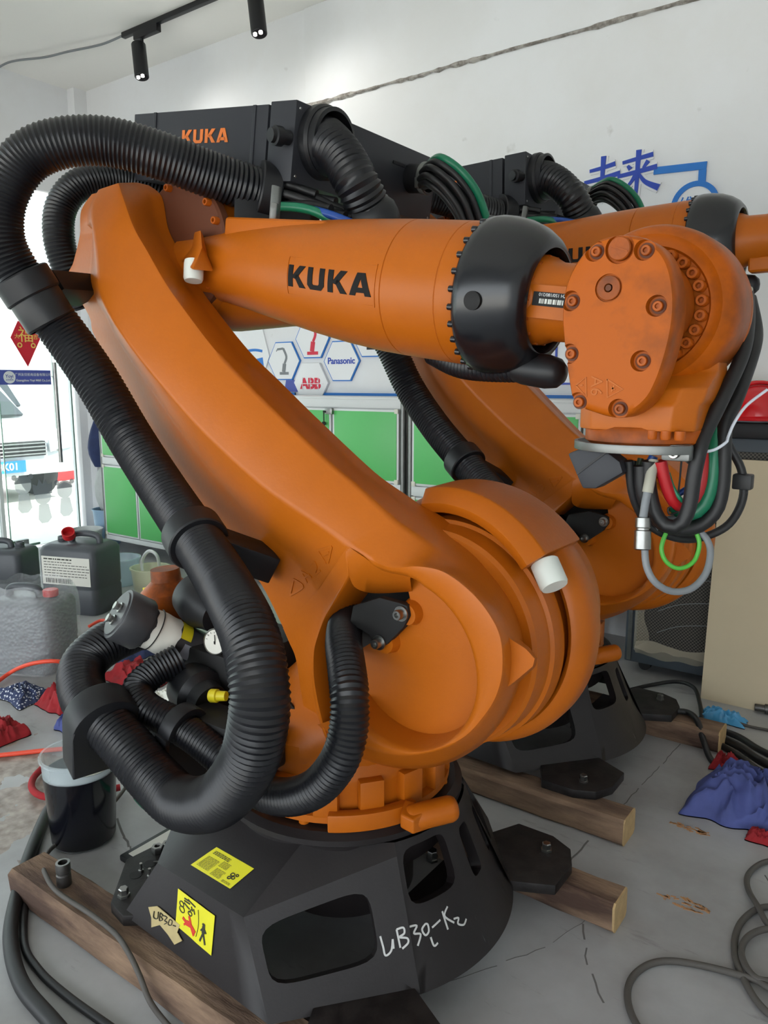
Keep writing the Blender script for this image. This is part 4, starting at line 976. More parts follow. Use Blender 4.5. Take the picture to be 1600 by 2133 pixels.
def make_balancer(root):
    a, b = [V(p) for p in [(-0.4897,-0.3302,0.8498),(-0.3603,-0.0529,0.6472)]]
    d = (b-a).normalized()
    L = (b-a).length
    m = MB().lathe([(.0,-.004),(.060,-.004),(.062,.0),(.069,.001),(.071,.006),(.071,.07),(.066,.078),(.052,.082),(.052,L),(.0,L)], a, d, 48)
    bal = obj('balancer_cylinder', m, M['dgrey'], root)
    s = d.cross(V(0,0,1)).normalized(); u = s.cross(d)
    if u.z < 0: u = -u
    if s.y > 0: s = -s
    for k in (-1, 1):
        obj('valve_fitting', MB().lathe([(.014,0),(.014,.006),(.009,.007),(.009,.014),(.012,.015),(.011,.02),(0,.02)], a + u*.018*k + s*.01 - d*.003, -d, 8), M['steel'], bal)
    lab = MB(); rows = []
    for i in range(9):
        t = .088 + .075*i/8; rows.append([a + d*(t + .006*math.sin(j*1.7)*(.5 if i in (0,8) else 0)) + (s*math.cos(an) + u*math.sin(an))*(.0555 + .001*math.sin(3*an+i)) for j, an in enumerate([math.radians(-75 + 165*j/14) for j in range(15)])])
    lb = obj('paper_label', MB().loft(rows, False), M['paper'], bal)
    cable('label_tie', [a + d*.105 + (s*math.cos(x)+u*math.sin(x))*.058 for x in [math.radians(-80+20*j) for j in range(10)]], .0016, M['rubber'], bal, seg=6)
    rows = []
    for i in range(3):
        t = .166 + .016*i; rows.append([a + d*t + (s*math.cos(an) + u*math.sin(an))*.0532 for an in [math.radians(20 + 70*j/8) for j in range(9)]])
    obj('yellow_label', MB().loft(rows, False), M['yellow'], bal)
    rows = []
    for i in range(3):
        t = .185 + .045*i; rows.append([a + d*t + (s*math.cos(an) + u*math.sin(an))*.0532 for an in [math.radians(-35 + 45*j/8) for j in range(9)]])
    obj('rating_label', MB().loft(rows, False), M['label_grey'], bal)
    # pressure gauge
    q = V([(-0.276,-0.1904,0.7764)][0]); gd = V(.25,-.95,.18)
    g = obj('pressure_gauge', MB().lathe([(.030,-.03),(.036,-.028),(.036,.0),(.033,.003),(.0315,.0),(0,.0)], q, gd, 40), M['steel'], root)
    obj('dial', MB().lathe([(.0312,.0003),(.0312,.0012),(0,.0012)], q, gd, 40), M['paper'], g)
    gx = V(0,0,1).cross(gd).normalized(); gz = gd.normalized().cross(gx)
    if gz.z < 0: gz = -gz
    obj('needle', placed(merge(MB().box((0.001,.008,.002),(.0022,.024,.001)), MB().box((0,-.004,.002),(.005,.012,.001))), q, V(.98,.2,.0), V(.1,0,1)), M['dark'], g)
    tk = MB()
    for k in range(11):
        an = math.radians(-40 + 26*k); tk.box((.026*math.cos(an), .026*math.sin(an), .0015), (.005,.0012,.0006), ((math.cos(an),math.sin(an),0),(-math.sin(an),math.cos(an),0),(0,0,1)))
    obj('dial_ticks', placed(tk, q, V(.98,.2,0), V(.1,0,1)), M['dark'], g)
    # yellow cap and tag by the first motor
    obj('first_motor', merge(MB().lathe([(.0,-.06),(.05,-.056),(.066,-.04),(.072,-.005),(.072,.03),(.06,.06),(.05,.10),(0,.10)], V([(-0.4088,-0.1208,0.8511)][0]), V(1,-.2,-.25), 40)), M['hose_end'], root)
    mo = obj('orange_motor', MB().lathe([(.0,-.10),(.042,-.10),(.044,-.066),(.05,-.06),(.078,-.034),(.082,.03),(.066,.07),(0,.07)], V([(-0.5912,-0.0866,0.8091)][0]), V(0.05,.05,-1), 40), M['orange_dirty'], root)
    obj('motor_tag', MB().box(V([(-0.6455,-0.1234,0.8218)][0]), (.022,.012,.055)), M['yellow'], mo, bevel=.002)
    e = obj('rear_motor', MB().lathe([(.0,-.06),(.04,-.056),(.062,-.035),(.068,.0),(.068,.035),(.05,.05),(.048,.09),(0,.09)], V([(-0.3076,-0.2393,0.6519)][0]), V(.93,-.2,-.12), 40), M['hose_end'], root)
    q = V([(-0.1985,-0.2801,0.6772)][0])
    obj('yellow_cap', MB().lathe([(.0,0),(.015,0),(.017,.003),(.017,.020),(.013,.022),(.012,.045),(0,.045)], q, V(1,.35,.1), 20), M['yellow'], e)
    # connector block behind the column
    cb = MB().box((-.36,-.20,.48), (.20,.34,.16)); cb.box((-.30,-.05,.62), (.22,.30,.25)); cb.box((-.12,-.30,.60),(.30,.10,.10))
    obj('connector_block', cb, M['dark'], root, bevel=.01)
    # holed strap beside the leg
    sl = MB().prism([V(p) for p in [(-0.0186,-0.19,0.6775),(0.0063,-0.19,0.659),(0.0364,-0.19,0.605),(0.0554,-0.19,0.5545),(0.0506,-0.19,0.5442),(0.0257,-0.19,0.5492),(-0.0022,-0.19,0.5751),(-0.0136,-0.19,0.6287)]], (0,.006,0))
    s0 = obj('holed_strap', sl, M['dark'], root)
    for q in [(0.0434,-0.192,0.5617),(0.0285,-0.192,0.5936),(0.017,-0.192,0.6377)]: obj('strap_screw', bolt_mb(.006,.006,(0,-1,0),q), M['steel'], s0)

def make_markings(root, base):
    """stickers, chalk and tape on the base of the near robot"""
    pn = V(.345,-.04,.0)
    # sloping panel
    TL, TR, CL, CR = V(-.20,-.27,.385), V(.10,-.285,.385), V(-.27,-.41,.26), V(.075,-.445,.285)
    tr = bvh_of(base)
    def sticker(name, quad, rim, nu=14):
        q = [V(p) for p in quad]; S = bil(*q); g = []
        for i in range(nu+1):
            row = []
            for j in range(nu+1):
                h = tr.find_nearest(S(j/nu, i/nu)); row.append(h[0] + h[1]*.0025)
            g.append(row)
        o = obj(name, MB().loft(g, False), rim, base)
        def P(u, v, up):
            h = tr.find_nearest(S(u, v)); return h[0] + h[1]*up
        return o, P
    def quadpatch(P, u0, u1, v0, v1, up=.0036):
        return MB().add([P(u0,v0,up), P(u1,v0,up), P(u1,v1,up), P(u0,v1,up)], [(0,1,2,3)])
    n1 = ((CL-TL).cross(TR-TL)).normalized()
    s1, P1 = sticker('warning_sticker', [(-0.1604,-0.3937,0.2893),(-0.006,-0.4081,0.2983),(0.0232,-0.3589,0.3339),(-0.1173,-0.3475,0.3288)], M['sign_yellow'])
    ink = MB(); rnd = random.Random(3)
    def lines(P, u0, u1, v0, v1, n, th=.35, broken=True):
        for k in range(n):
            va = v0 + (v1-v0)*k/n; vb = va + (v1-v0)/n*th; u = u0
            while u < u1 - .01:
                w = rnd.uniform(.02,.07) if broken else (u1-u0); w = min(w, u1-u); q = quadpatch(P, u, u+w, va, vb); ink.add(q.v, q.f); u += w + .012
    lines(P1, .08,.38,.12,.62,12); lines(P1,.45,.68,.08,.40,8); lines(P1,.08,.5,.74,.90,3,.5); lines(P1,.42,.62,.46,.72,6); lines(P1,.74,.95,.06,.16,3)
    for uu, vv, rr in ((.80,.45,.06),(.86,.36,.05),(.80,.30,.05),(.88,.5,.04)):
        st = [P1(uu+rr*math.cos(a)*.6, vv+rr*math.sin(a), .0036) for a in [2*PI*i/10 for i in range(11)]]
        t_ = paint(tr, st, .002, off=.0038, n=2); ink.add(t_.v, t_.f)
    obj('sticker_print', ink, M['ink'], s1)
    s2, P2 = sticker('hazard_sticker', [(-0.154,-0.4495,0.1667),(-0.0153,-0.4615,0.158),(-0.02,-0.4417,0.2451),(-0.1673,-0.4271,0.2437)], M['sign_yellow'])
    ink = MB()
    # walking figure
    def figure(P, cu, cv, h, w=1):
        f = MB()
        hd = [P(cu+.045*h*math.cos(a)*w*1.6, cv+.42*h+.05*h*math.sin(a)*1.6, .0036) for a in [2*PI*i/12 for i in range(12)]]; f.add(hd, [tuple(range(12))])
        def limb(p, q, t):
            t_ = paint(tr, [P(cu+p[0]*h*w, cv+p[1]*h, .002), P(cu+q[0]*h*w, cv+q[1]*h, .002)], t, off=.0038); f.add(t_.v, t_.f)
        limb((0,.34),(0,.02),.010); limb((0,.30),(-.12,.08),.004); limb((0,.30),(.13,.10),.004); limb((0,.05),(-.13,-.42),.005); limb((0,.05),(.12,-.42),.005)
        return f
    f = figure(P2,.76,.36,.55); ink.add(f.v, f.f)
    for c_, r_, n_ in (((.16,.55),.07,10),((.14,.68),.06,9),((.38,.60),.05,8)):
        st = [P2(c_[0]+r_*math.cos(2*PI*i/n_), c_[1]+r_*1.1*math.sin(2*PI*i/n_), .002) for i in range(n_+1)]
        t_ = paint(tr, st, .0022, off=.0038, n=3); ink.add(t_.v, t_.f)
    for p, q in (((.2,.88),(.34,.90)),((.2,.82),(.36,.84)),((.3,.92),(.5,.86)),((.4,.8),(.44,.7)),((.46,.78),(.5,.66)),((.2,.76),(.36,.7)),((.4,.72),(.36,.62))):
        t_ = paint(tr, [P2(*p,.002), P2(*q,.002)], .003, off=.0038); ink.add(t_.v, t_.f)
    st = [P2(.58,.15+.7*i/8,.002) + V(.006*math.sin(i/8*PI),0,0) for i in range(9)]
    t_ = paint(tr, st, .0012, off=.0038); ink.add(t_.v, t_.f)
    obj('sticker_print', ink, M['ink'], s2)
    rf = MB()
    for p, q, t in (((.42,.32),(.30,.30),.012),((.30,.30),(.20,.36),.006),((.42,.32),(.55,.22),.007),((.42,.34),(.36,.52),.006),((.42,.30),(.52,.12),.006),((.30,.28),(.24,.20),.005)):
        t_ = paint(tr, [P2(*p,.002), P2(*q,.002)], t, off=.004); rf.add(t_.v, t_.f)
    obj('sticker_figure', rf, M['sign_red'], s2)
    # torn paper tape with handwriting
    tp = [(-0.2657,-0.4425,0.1608),(-0.2331,-0.4407,0.1767),(-0.1371,-0.4485,0.1738),(-0.143,-0.4533,0.1549),(-0.1214,-0.4573,0.1446),(-0.1459,-0.4612,0.1253),(-0.1757,-0.4567,0.1355),(-0.21,-0.452,0.1428),(-0.24,-0.4557,0.1248),(-0.2465,-0.4495,0.1445)]
    t0 = obj('paper_tape', MB().prism([tr.find_nearest(V(p))[0] + V(0,-.0035,.0) for p in tp], (0,.0015,0)), M['tape'], base)
    pen = [[(-0.2383,-0.4447,0.1623),(-0.2359,-0.4488,0.1488),(-0.2212,-0.4485,0.1526),(-0.2222,-0.444,0.1677)], [(-0.2145,-0.4441,0.1686),(-0.2129,-0.4493,0.1515),(-0.2014,-0.4478,0.1585),(-0.2102,-0.4465,0.1615),(-0.2022,-0.4453,0.1669),(-0.2145,-0.4441,0.1686)], [(-0.1988,-0.4451,0.1683),(-0.1868,-0.4459,0.169),(-0.1939,-0.448,0.1593),(-0.1836,-0.449,0.1594),(-0.1931,-0.4506,0.1509)], [(-0.1763,-0.4471,0.1693),(-0.1787,-0.4502,0.1572),(-0.1673,-0.4506,0.1601),(-0.1664,-0.4478,0.1703),(-0.1763,-0.4471,0.1693)], [(-0.1605,-0.4502,0.1629),(-0.1497,-0.4501,0.1652)]]
    obj('tape_writing', merge(*[paint(tr, s, .0018, off=.0055, n=4) for s in pen]), M['ink'], t0)
    # chalk on the skirt
    ch = [[(0.3059,-0.25,0.2212),(0.3162,-0.253,0.2014),(0.3245,-0.2554,0.1853),(0.3313,-0.2427,0.1922),(0.3276,-0.232,0.2125)], [(0.3276,-0.232,0.2125),(0.3341,-0.2374,0.1949)], [(0.3289,-0.2188,0.2289),(0.3445,-0.2259,0.1947)], [(0.3289,-0.2188,0.2289),(0.3388,-0.2065,0.2305),(0.3433,-0.2091,0.2197),(0.3375,-0.2198,0.2141),(0.3505,-0.2079,0.2101),(0.3545,-0.2099,0.2011),(0.3481,-0.2234,0.1924)],
          [(0.3442,-0.1891,0.2244),(0.3538,-0.1739,0.2217),(0.3538,-0.1857,0.2095),(0.3638,-0.1728,0.2034),(0.366,-0.1879,0.1849)], [(0.3646,-0.1541,0.2191),(0.3631,-0.1659,0.211),(0.3709,-0.1635,0.1984),(0.3733,-0.1531,0.2027),(0.3683,-0.1496,0.2155),(0.3646,-0.1541,0.2191)], [(0.3756,-0.1423,0.2068),(0.3816,-0.1166,0.2133)], [(0.379,-0.1042,0.227),(0.3969,-0.1066,0.189)], [(0.3824,-0.0861,0.23),(0.3847,-0.1024,0.2159),(0.4001,-0.0839,0.1938)], [(0.3971,-0.0813,0.2008),(0.4019,-0.0671,0.1967),(0.4051,-0.0745,0.1876),(0.4121,-0.0593,0.1787),(0.4107,-0.0456,0.1849)], [(0.3791,-0.1538,0.191),(0.3886,-0.154,0.1734),(0.392,-0.1429,0.1752)]]
    obj('chalk_writing', merge(*[paint(tr, s, .0042, off=.001, n=5) for s in ch]), M['chalk'], base)
    for uv in ((0.2358,0.0774,0.205), (0.2841,0.1074,0.205)):
        q = V(uv); obj('loose_bolt', bolt_mb(.014,.03,(.1,-.1,1),q,sock=False), M['steel'], base)

def copy_tree(o, parent=None):
    c = o.copy(); COL.objects.link(c); c.parent = parent
    for ch in o.children: copy_tree(ch, c)
    return c
def turn(c, deg):
    return Matrix.Translation(c) @ Matrix.Rotation(math.radians(deg), 4, 'Y') @ Matrix.Translation(-c)

robot = empty('industrial_robot', (-1.2207, 1.4944, 0), 'nearer orange robot arm with bent wrist and cables hanging from its tool flange', 'robot arm', 'robot arms on timber beams')
base_ = make_base(robot); make_column(robot); make_link(robot); make_arm(robot); make_collar(robot); make_box(robot); make_balancer(robot)
robot_far = copy_tree(robot)
robot_far.location = (-1.3657+.09, 2.7369+.035, 0)
robot_far['label'] = 'farther orange robot arm half hidden behind the near one, wrist straight'
TL = turn(A2, 7.9); TA = TL @ turn(A3, -17.0)
for ch in list(robot_far.children):
    n = ch.name.split('.')[0]
    if n == 'link_arm': ch.matrix_basis = TL
    elif n in ('upper_arm', 'black_collar', 'supply_box'): ch.matrix_basis = TA
make_hoses(robot); make_hoses(robot_far, TA, TL)
make_wrist(robot); make_wrist_cables(robot); make_markings(robot, base_)
# straight wrist of the far robot
wt = MB().lathe([(.07,1.02),(.088,1.03),(.09,1.075),(.086,1.09),(.077,1.11),(.075,1.16),(.074,1.30),(.085,1.31),(.09,1.36),(.085,1.44),(.06,1.47),(0,1.47)], A3, AX, 64)
w_ = obj('wrist_tube', wt, M['orange'], robot_far); w_.matrix_basis = TA
w_ = obj('wrist_lug', MB().box(arm(1.2,-.08,-.02), (.16,.06,.05), (AX,(0,1,0),AN)), M['orange'], robot_far, bevel=.015, seg=3); w_.matrix_basis = TA


# ---------------- things in the room ----------------
M['cab_white'] = mat('white_powder_coat', (214,217,217), .4)
M['cab_green'] = mat('green_door_enamel', (92,190,104), .38, var=.05, scale=1.5)
M['wood'] = mat('weathered_timber', (138,112,90), .85, rgb2=(70,50,40), scale=11, thr=(.36,.64), bump=.5, bscale=60)
M['wood_end'] = mat('sawn_timber_end', (188,158,112), .85, var=.2, scale=30, bump=.2, bscale=80)
M['ply'] = mat('pale_plywood', (206,190,160), .8, var=.08, scale=1.5)
M['mesh'] = mat('black_mesh_cloth', (64,60,56), .8)
M['case'] = mat('grey_blue_case_edge', (66,74,82), .5)
M['sign_blue'] = mat('sign_blue', (24,112,196), .45)
M['sign_deep'] = mat('sign_deep_blue', (28,64,170), .45)
M['sign_white'] = mat('sign_white', (226,228,230), .5)
M['abb_red'] = mat('plaque_red', (206,32,62), .5)
M['banner'] = mat('banner_violet', (72,84,164), .55)
M['red_card'] = mat('festive_red', (204,22,44), .6)
M['gold'] = mat('gold_print', (232,196,96), .5)
M['can'] = mat('dark_grey_canister', (70,73,78), .42)
M['canred'] = mat('red_cap', (196,34,40), .4)
M['bluepl'] = mat('pale_blue_plastic', (150,180,206), .4)
M['whitepl'] = mat('white_bucket_plastic', (218,222,220), .4)
M['navy'] = mat('navy_cloth', (46,58,98), .85, var=.25, scale=12)
M['bluecloth'] = mat('blue_cloth', (78,88,150), .8, var=.3, scale=10)
M['redcloth'] = mat('red_cloth', (158,26,34), .85, var=.3, scale=14)
M['dotcloth'] = mat('dotted_navy_cloth', (44,54,88), .85)
M['cyan'] = mat('blue_film', (72,150,196), .35)
M['liquid'] = mat('black_oil', (17,18,24), .15)
M['airhose'] = mat('orange_red_air_hose', (232,78,52), .4)
M['carwhite'] = mat('white_car_paint', (176,180,184), .25, coat=.5)
M['carglass'] = mat('car_glass', (40,48,54), .1, spec=.8)
M['tyre'] = mat('tyre_rubber', (40,40,42), .8)
M['helmet_red'] = mat('red_helmet_shell', (206,18,30), .25, coat=.3)
M['helmet_yellow'] = mat('yellow_helmet_shell', (222,204,30), .3)
def film_mat(name, alpha, rgb=(235,238,240), rough=.15, bump=0):
    m = bpy.data.materials.new(name); m.use_nodes = True; nt = m.node_tree; b = nt.nodes['Principled BSDF']
    b.inputs['Base Color'].default_value = (*lin(rgb),1); b.inputs['Roughness'].default_value = rough; b.inputs['Alpha'].default_value = alpha; b.inputs['Specular IOR Level'].default_value = .8
    if bump:
        tc = nt.nodes.new('ShaderNodeTexCoord'); v = nt.nodes.new('ShaderNodeTexVoronoi'); v.inputs['Scale'].default_value = bump
        nt.links.new(tc.outputs['Object'], v.inputs['Vector']); bp = nt.nodes.new('ShaderNodeBump'); bp.inputs['Strength'].default_value = .7; bp.inputs['Distance'].default_value = .01
        nt.links.new(v.outputs['Distance'], bp.inputs['Height']); nt.links.new(bp.outputs[0], b.inputs['Normal'])
    return m
M['wrap'] = film_mat('bubble_wrap', .24, bump=60, rough=.1)
M['shell'] = film_mat('translucent_bucket', .30, (214,226,230), .3)
M['frost'] = film_mat('frosted_decal', .55, (236,240,242), .6)
M['frost_dark'] = film_mat('grey_decal', .6, (140,146,152), .6)
# timber: long streaks
nt = M['wood'].node_tree; tc = [n for n in nt.nodes if n.type == 'TEX_COORD'][0]
mp = nt.nodes.new('ShaderNodeMapping'); mp.inputs['Scale'].default_value = (.22,1,1); nt.links.new(tc.outputs['Object'], mp.inputs['Vector'])
for n in nt.nodes:
    if n.type == 'TEX_NOISE': nt.links.new(mp.outputs[0], n.inputs['Vector'])
# mesh cloth: fine weave
nt = M['mesh'].node_tree; b = nt.nodes['Principled BSDF']; tc = nt.nodes.new('ShaderNodeTexCoord'); ck_ = nt.nodes.new('ShaderNodeTexChecker'); ck_.inputs['Scale'].default_value = 120
ck_.inputs['Color1'].default_value = (*lin((92,86,80)),1); ck_.inputs['Color2'].default_value = (*lin((34,32,30)),1)
nt.links.new(tc.outputs['Object'], ck_.inputs['Vector']); nt.links.new(ck_.outputs['Color'], b.inputs['Base Color'])
# dotted cloth
nt = M['dotcloth'].node_tree; b = nt.nodes['Principled BSDF']; tc = nt.nodes.new('ShaderNodeTexCoord'); vo = nt.nodes.new('ShaderNodeTexVoronoi'); vo.inputs['Scale'].default_value = 70; vo.inputs['Randomness'].default_value = .5
r = nt.nodes.new('ShaderNodeValToRGB'); r.color_ramp.elements[0].position = .30; r.color_ramp.elements[1].position = .34; r.color_ramp.elements[0].color = (*lin((206,208,214)),1); r.color_ramp.elements[1].color = (*lin((44,54,88)),1)
nt.links.new(tc.outputs['Object'], vo.inputs['Vector']); nt.links.new(vo.outputs['Distance'], r.inputs[0]); nt.links.new(r.outputs[0], b.inputs['Base Color'])

# --- green door cabinets along the back wall ---
def cabinet(x0, x1, label, lock):
    y0, y1 = 3.86, 4.22; c = empty('storage_cabinet', ((x0+x1)/2, (y0+y1)/2, 0), label, 'cabinet', 'green door cabinets')
    ox, oy = (x0+x1)/2, (y0+y1)/2; w = (x1-x0)/2; h = 1.345; d = .18
    body = MB().bx(-w+.02,w-.02,-d+.02,d,.12,h-.02)
    obj('carcass', body, M['cab_white'], c)
    for sx in (-1, 1):
        for sy in (-1, 1): obj('post', MB().cyl((sx*(w-.018), sy*(d-.015), 0), (sx*(w-.018), sy*(d-.015), h), .0175, 14), M['alu'], c)
    for z0, z1 in ((h-.055,h),(.765,.825),(.115,.155)): obj('rail', MB().bx(-w+.03,w-.03,-d+.002,-d+.03,z0,z1), M['cab_white'], c, bevel=.004)
    obj('cabinet_top', MB().bx(-w,w,-d,d,h-.004,h+.012), M['cab_white'], c, bevel=.004)
    for z0, z1 in ((.83,1.283),(.162,.758)):
        for s in (-1, 1):
            a, b_ = (-w+.04,-.008) if s < 0 else (.008,w-.04)
            dr = obj('cabinet_door', MB().bx(a,b_,-d-.004,-d+.014,z0,z1), M['cab_white'], c, bevel=.002)
            obj('door_panel', MB().bx(a+.014,b_-.014,-d-.0075,-d,z0+.014,z1-.014), M['cab_green'], dr, bevel=.002)
            hx = a if s < 0 else b_
            for zz in (z0+.01, z1-.01): obj('hinge', MB().bx(hx-.028*(s>0)-.0, hx+.028*(s<0), -d-.012,-d-.002,zz-.014,zz+.014), M['ivory2'], dr, bevel=.002)
    if lock:
        l = obj('lock', MB().bx(-.04,.02,-d-.028,-d-.006,1.245,1.285), M['steel'], c, bevel=.003)
        obj('key', merge(MB().cyl((-.045,-d-.03,1.262),(-.045,-d-.03,1.20),.0035,8), MB().lathe([(.0,-.004),(.014,-.004),(.014,.004),(0,.004)], (-.045,-d-.03,1.185), (0,1,0), 14), MB().bx(-.05,-.03,-d-.032,-d-.026,1.255,1.268)), M['dark'], l)
    return c
M['ivory2'] = mat('ivory_hinge', (216,214,200), .5)
cabinet(-3.79,-2.652,'green two-door cabinet with a key hanging from its lock', True)
cabinet(-2.632,-1.494,'green cabinet right of the keyed one, behind the far robot', False)
cabinet(-4.79,-3.81,'green cabinet left of the keyed one, mostly behind the near robot', False)
cabinet(-5.80,-4.81,'leftmost green cabinet, beside the white buckets', False)

# --- wall plaques above the cabinets ---
YW = 4.26
def hexa(r): return [(r*math.cos(math.radians(60*k)), r*.98*math.sin(math.radians(60*k))) for k in range(6)]
def plaque(p, label, edge=True, r=.163):
    c = empty('hexagon_plaque', (p[0], YW, p[2]), label, 'plaque', 'hexagonal wall plaques')
    if edge:
        obj('blue_edge', placed(MB().prism([(x,y,0) for x, y in hexa(r)], (0,0,.012)), (0,-.001,0), (1,0,0), (0,0,1)), M['sign_blue'], c)
        obj('face', placed(MB().prism([(x*.945,y*.945,.012) for x, y in hexa(r)], (0,0,.004)), (0,-.001,0), (1,0,0), (0,0,1)), M['sign_white'], c)
    else:
        obj('face', placed(MB().prism([(x,y,0) for x, y in hexa(r)], (0,0,.024)), (0,-.001,0), (1,0,0), (0,0,1)), M['sign_white'], c, bevel=.003)
    return c
WX, WZ = (1,0,0), (0,0,1)
p = plaque((-3.4527,4.25,1.5951), 'white hexagon wall plaque lettered Panasonic in blue')
obj('lettering', placed(text_mb('Panasonic', .062, .0015, .0012), (0,-.018,0), WX, WZ), M['sign_deep'], p)
p = plaque((-3.7313,4.25,1.4462), 'raised white hexagon plaque with red ABB letters', False)
tb = text_mb('ABB', .105, .002, .004); 
obj('lettering', placed(tb, (0,-.0265,-.01), WX, WZ), M['abb_red'], p)
obj('letter_gap', placed(merge(MB().box((0,.0,.0),(.24,.0045,.003)), MB().box((.0,.0,.0),(.004,.09,.003)), MB().box((.075,.0,.0),(.004,.09,.003)), MB().box((-.075,.0,.0),(.004,.09,.003))), (0,-.029,-.008), WX, WZ), M['sign_white'], p)
def robot_print(p, m, s=1):
    pr = merge(stroke([(-.04,-.09),(.05,-.09)], .02), stroke([(.0,-.08),(.01,-.02)], .035), stroke([(.01,-.02),(.03,.03),(.0,.09)], .02), stroke([(.0,.09),(-.06,.085)], .016), stroke([(-.06,.085),(-.07,.07)], .008))
    obj('robot_print', placed(MB().add([(x*s,y*s,z) for x,y,z in pr.v], pr.f), (0,-.0175,0), WX, WZ), m, p)
p = plaque((-4.0011,4.25,1.6037), 'white hexagon plaque showing a small grey robot arm'); robot_print(p, M['grey'])
p = plaque((-3.7203,4.25,1.7577), 'white hexagon plaque showing a red robot arm'); robot_print(p, M['abb_red'], 1.15)
p = plaque((-3.192,4.25,1.7566), 'white hexagon plaque with dark machine picture right of the Panasonic one'); robot_print(p, M['black'], .9)
# sea picture and small panels
pc = empty('wall_picture', (-4.42, YW, 1.66), 'sea picture panel on the wall between arm and link of the near robot', 'picture')
obj('panel', placed(MB().prism([(-.30,-.16,0),(.20,-.16,0),(.27,-.02,0),(.20,.20,0),(-.30,.20,0)], (0,0,.012)), (0,-.001,0), WX, WZ), M['sign_white'], pc)
obj('sea_print', placed(merge(stroke([(-.29,-.10),(-.1,-.08),(.05,-.1),(.21,-.08)], .11), stroke([(-.29,.02),(-.1,.01),(.1,.03),(.2,.02)], .02)), (0,-.013,0), WX, WZ), M['sign_blue'], pc)
tag(obj('photo_plaque', placed(MB().prism([(-.09,-.035,0),(.09,-.035,0),(.07,.05,0),(-.07,.05,0)], (0,0,.012)), (-3.91,4.255,1.4147), WX, WZ), M['banner']), 'small violet picture plaque left of the red-lettered one', 'plaque')
bs = MB().bx(-4.6,-3.90,YW-.014,YW-.001,1.335,1.375); tag(obj('blue_strip', bs, M['sign_blue']), 'blue wall strip left of the red-lettered hexagon', 'strip', 'blue strips on the wall')
bs = MB().bx(-3.64,-.9,YW-.014,YW-.001,1.335,1.375); tag(obj('blue_strip', bs, M['sign_blue']), 'long blue wall strip right of the red-lettered hexagon', 'strip', 'blue strips on the wall')
def outline(pts, w, o, label):
    m = MB()
    for a, b_ in zip(pts, pts[1:] + pts[:1]):
        s = stroke([a, b_], w, .006); m.add(s.v, s.f)
    c = empty('outlined_panel', (o[0], YW, o[2]), label, 'panel', 'blue outlined wall panels')
    obj('panel', placed(MB().prism([(x,y,0) for x, y in pts], (0,0,.006)), (0,-.001,0), WX, WZ), M['sign_white'], c)
    obj('blue_outline', placed(m, (0,-.007,0), WX, WZ), M['sign_deep'], c)
outline([(-.08,-.13),(.14,-.13),(.14,.2),(-.08,.2)], .012, (-2.8245,4.25,1.5361), 'blue outlined wall panel beside the far robot hose')
outline([(-.16,-.06),(.06,-.06),(.12,.06),(.06,.2),(-.16,.2)], .012, (-2.0305,4.25,1.4806), 'blue outlined wall panel under the black wrist collar')
outline([(-.06,-.08),(.14,-.08),(.14,.2),(-.06,.2)], .012, (-1.7971,4.25,1.5205), 'blue outlined wall panel left of the wrist cover')

# --- slogan on the right part of the wall ---
sl = empty('wall_slogan', (-1.45, YW, 2.5), 'blue Chinese characters with white edge on the wall', 'sign')
def brush(pts, w0, w1, t):
    P = cr([(p[0], p[1], 0) for p in pts], 6) if len(pts) > 2 else resample([(p[0], p[1], 0) for p in pts], n=7); rings = []
    for i, p in enumerate(P):
        T = (P[min(i+1,len(P)-1)] - P[max(i-1,0)]).normalized(); k = i/(len(P)-1); N = V(-T.y, T.x, 0)*(w0+(w1-w0)*k)/2
        rings.append([p-N, p+N, p+N+V(0,0,t), p-N+V(0,0,t)])
    return MB().loft(rings)
WEI = [([(-.30,.20),(.0,.23),(.30,.28)],.07,.10), ([(-.42,-.04),(0,.0),(.42,.06)],.08,.11), ([(.02,.48),(.01,.1),(-.01,-.46),(-.10,-.38)],.12,.05), ([(-.02,-.02),(-.16,-.22),(-.42,-.40)],.10,.03), ([(.04,-.02),(.20,-.20),(.46,-.36)],.05,.13)]
LAI = [([(-.34,.28),(.0,.32),(.34,.36)],.07,.10), ([(-.22,.20),(-.15,.12)],.06,.10), ([(.24,.24),(.13,.10)],.10,.05), ([(-.44,.0),(0,.04),(.44,.09)],.08,.11), ([(.02,.50),(.01,.1),(-.01,-.48),(-.10,-.40)],.12,.05), ([(-.02,.0),(-.16,-.20),(-.44,-.40)],.10,.03), ([(.04,.0),(.20,-.20),(.50,-.36)],.05,.14)]
for st, uv, sz in ((WEI, (-1.6307,4.25,2.5352), .235), (LAI, (-1.441,4.25,2.5315), .235)):
    o = V(uv) - V(-1.45, YW, 2.5)
    bk_ = merge(*[brush([(x*sz,y*sz) for x, y in p], a*sz+.022, b*sz+.022, .006+.0002*k) for k, (p, a, b) in enumerate(st)])
    fr_ = merge(*[brush([(x*sz,y*sz) for x, y in p], a*sz, b*sz, .006+.0003*k) for k, (p, a, b) in enumerate(st)])
    ch_b = obj('character_back', placed(bk_, (o.x,-.001,o.z), WX, WZ), M['sign_white'], sl, smooth=False)
    obj('character', placed(fr_, (o.x,-.0068,o.z), WX, WZ), M['sign_deep'], ch_b, smooth=False)
ln_ = empty('line_sign', (-1.108, YW, 2.45), 'bent blue line ending in a blue ring with two characters', 'sign')
a, b_, c_, d_ = [V(q) - V(-1.108, 4.25, 2.45) for q in [(-1.3537,4.25,2.5327),(-1.1103,4.25,2.5211),(-1.1131,4.25,2.4235),(-1.1375,4.25,2.3346)]]
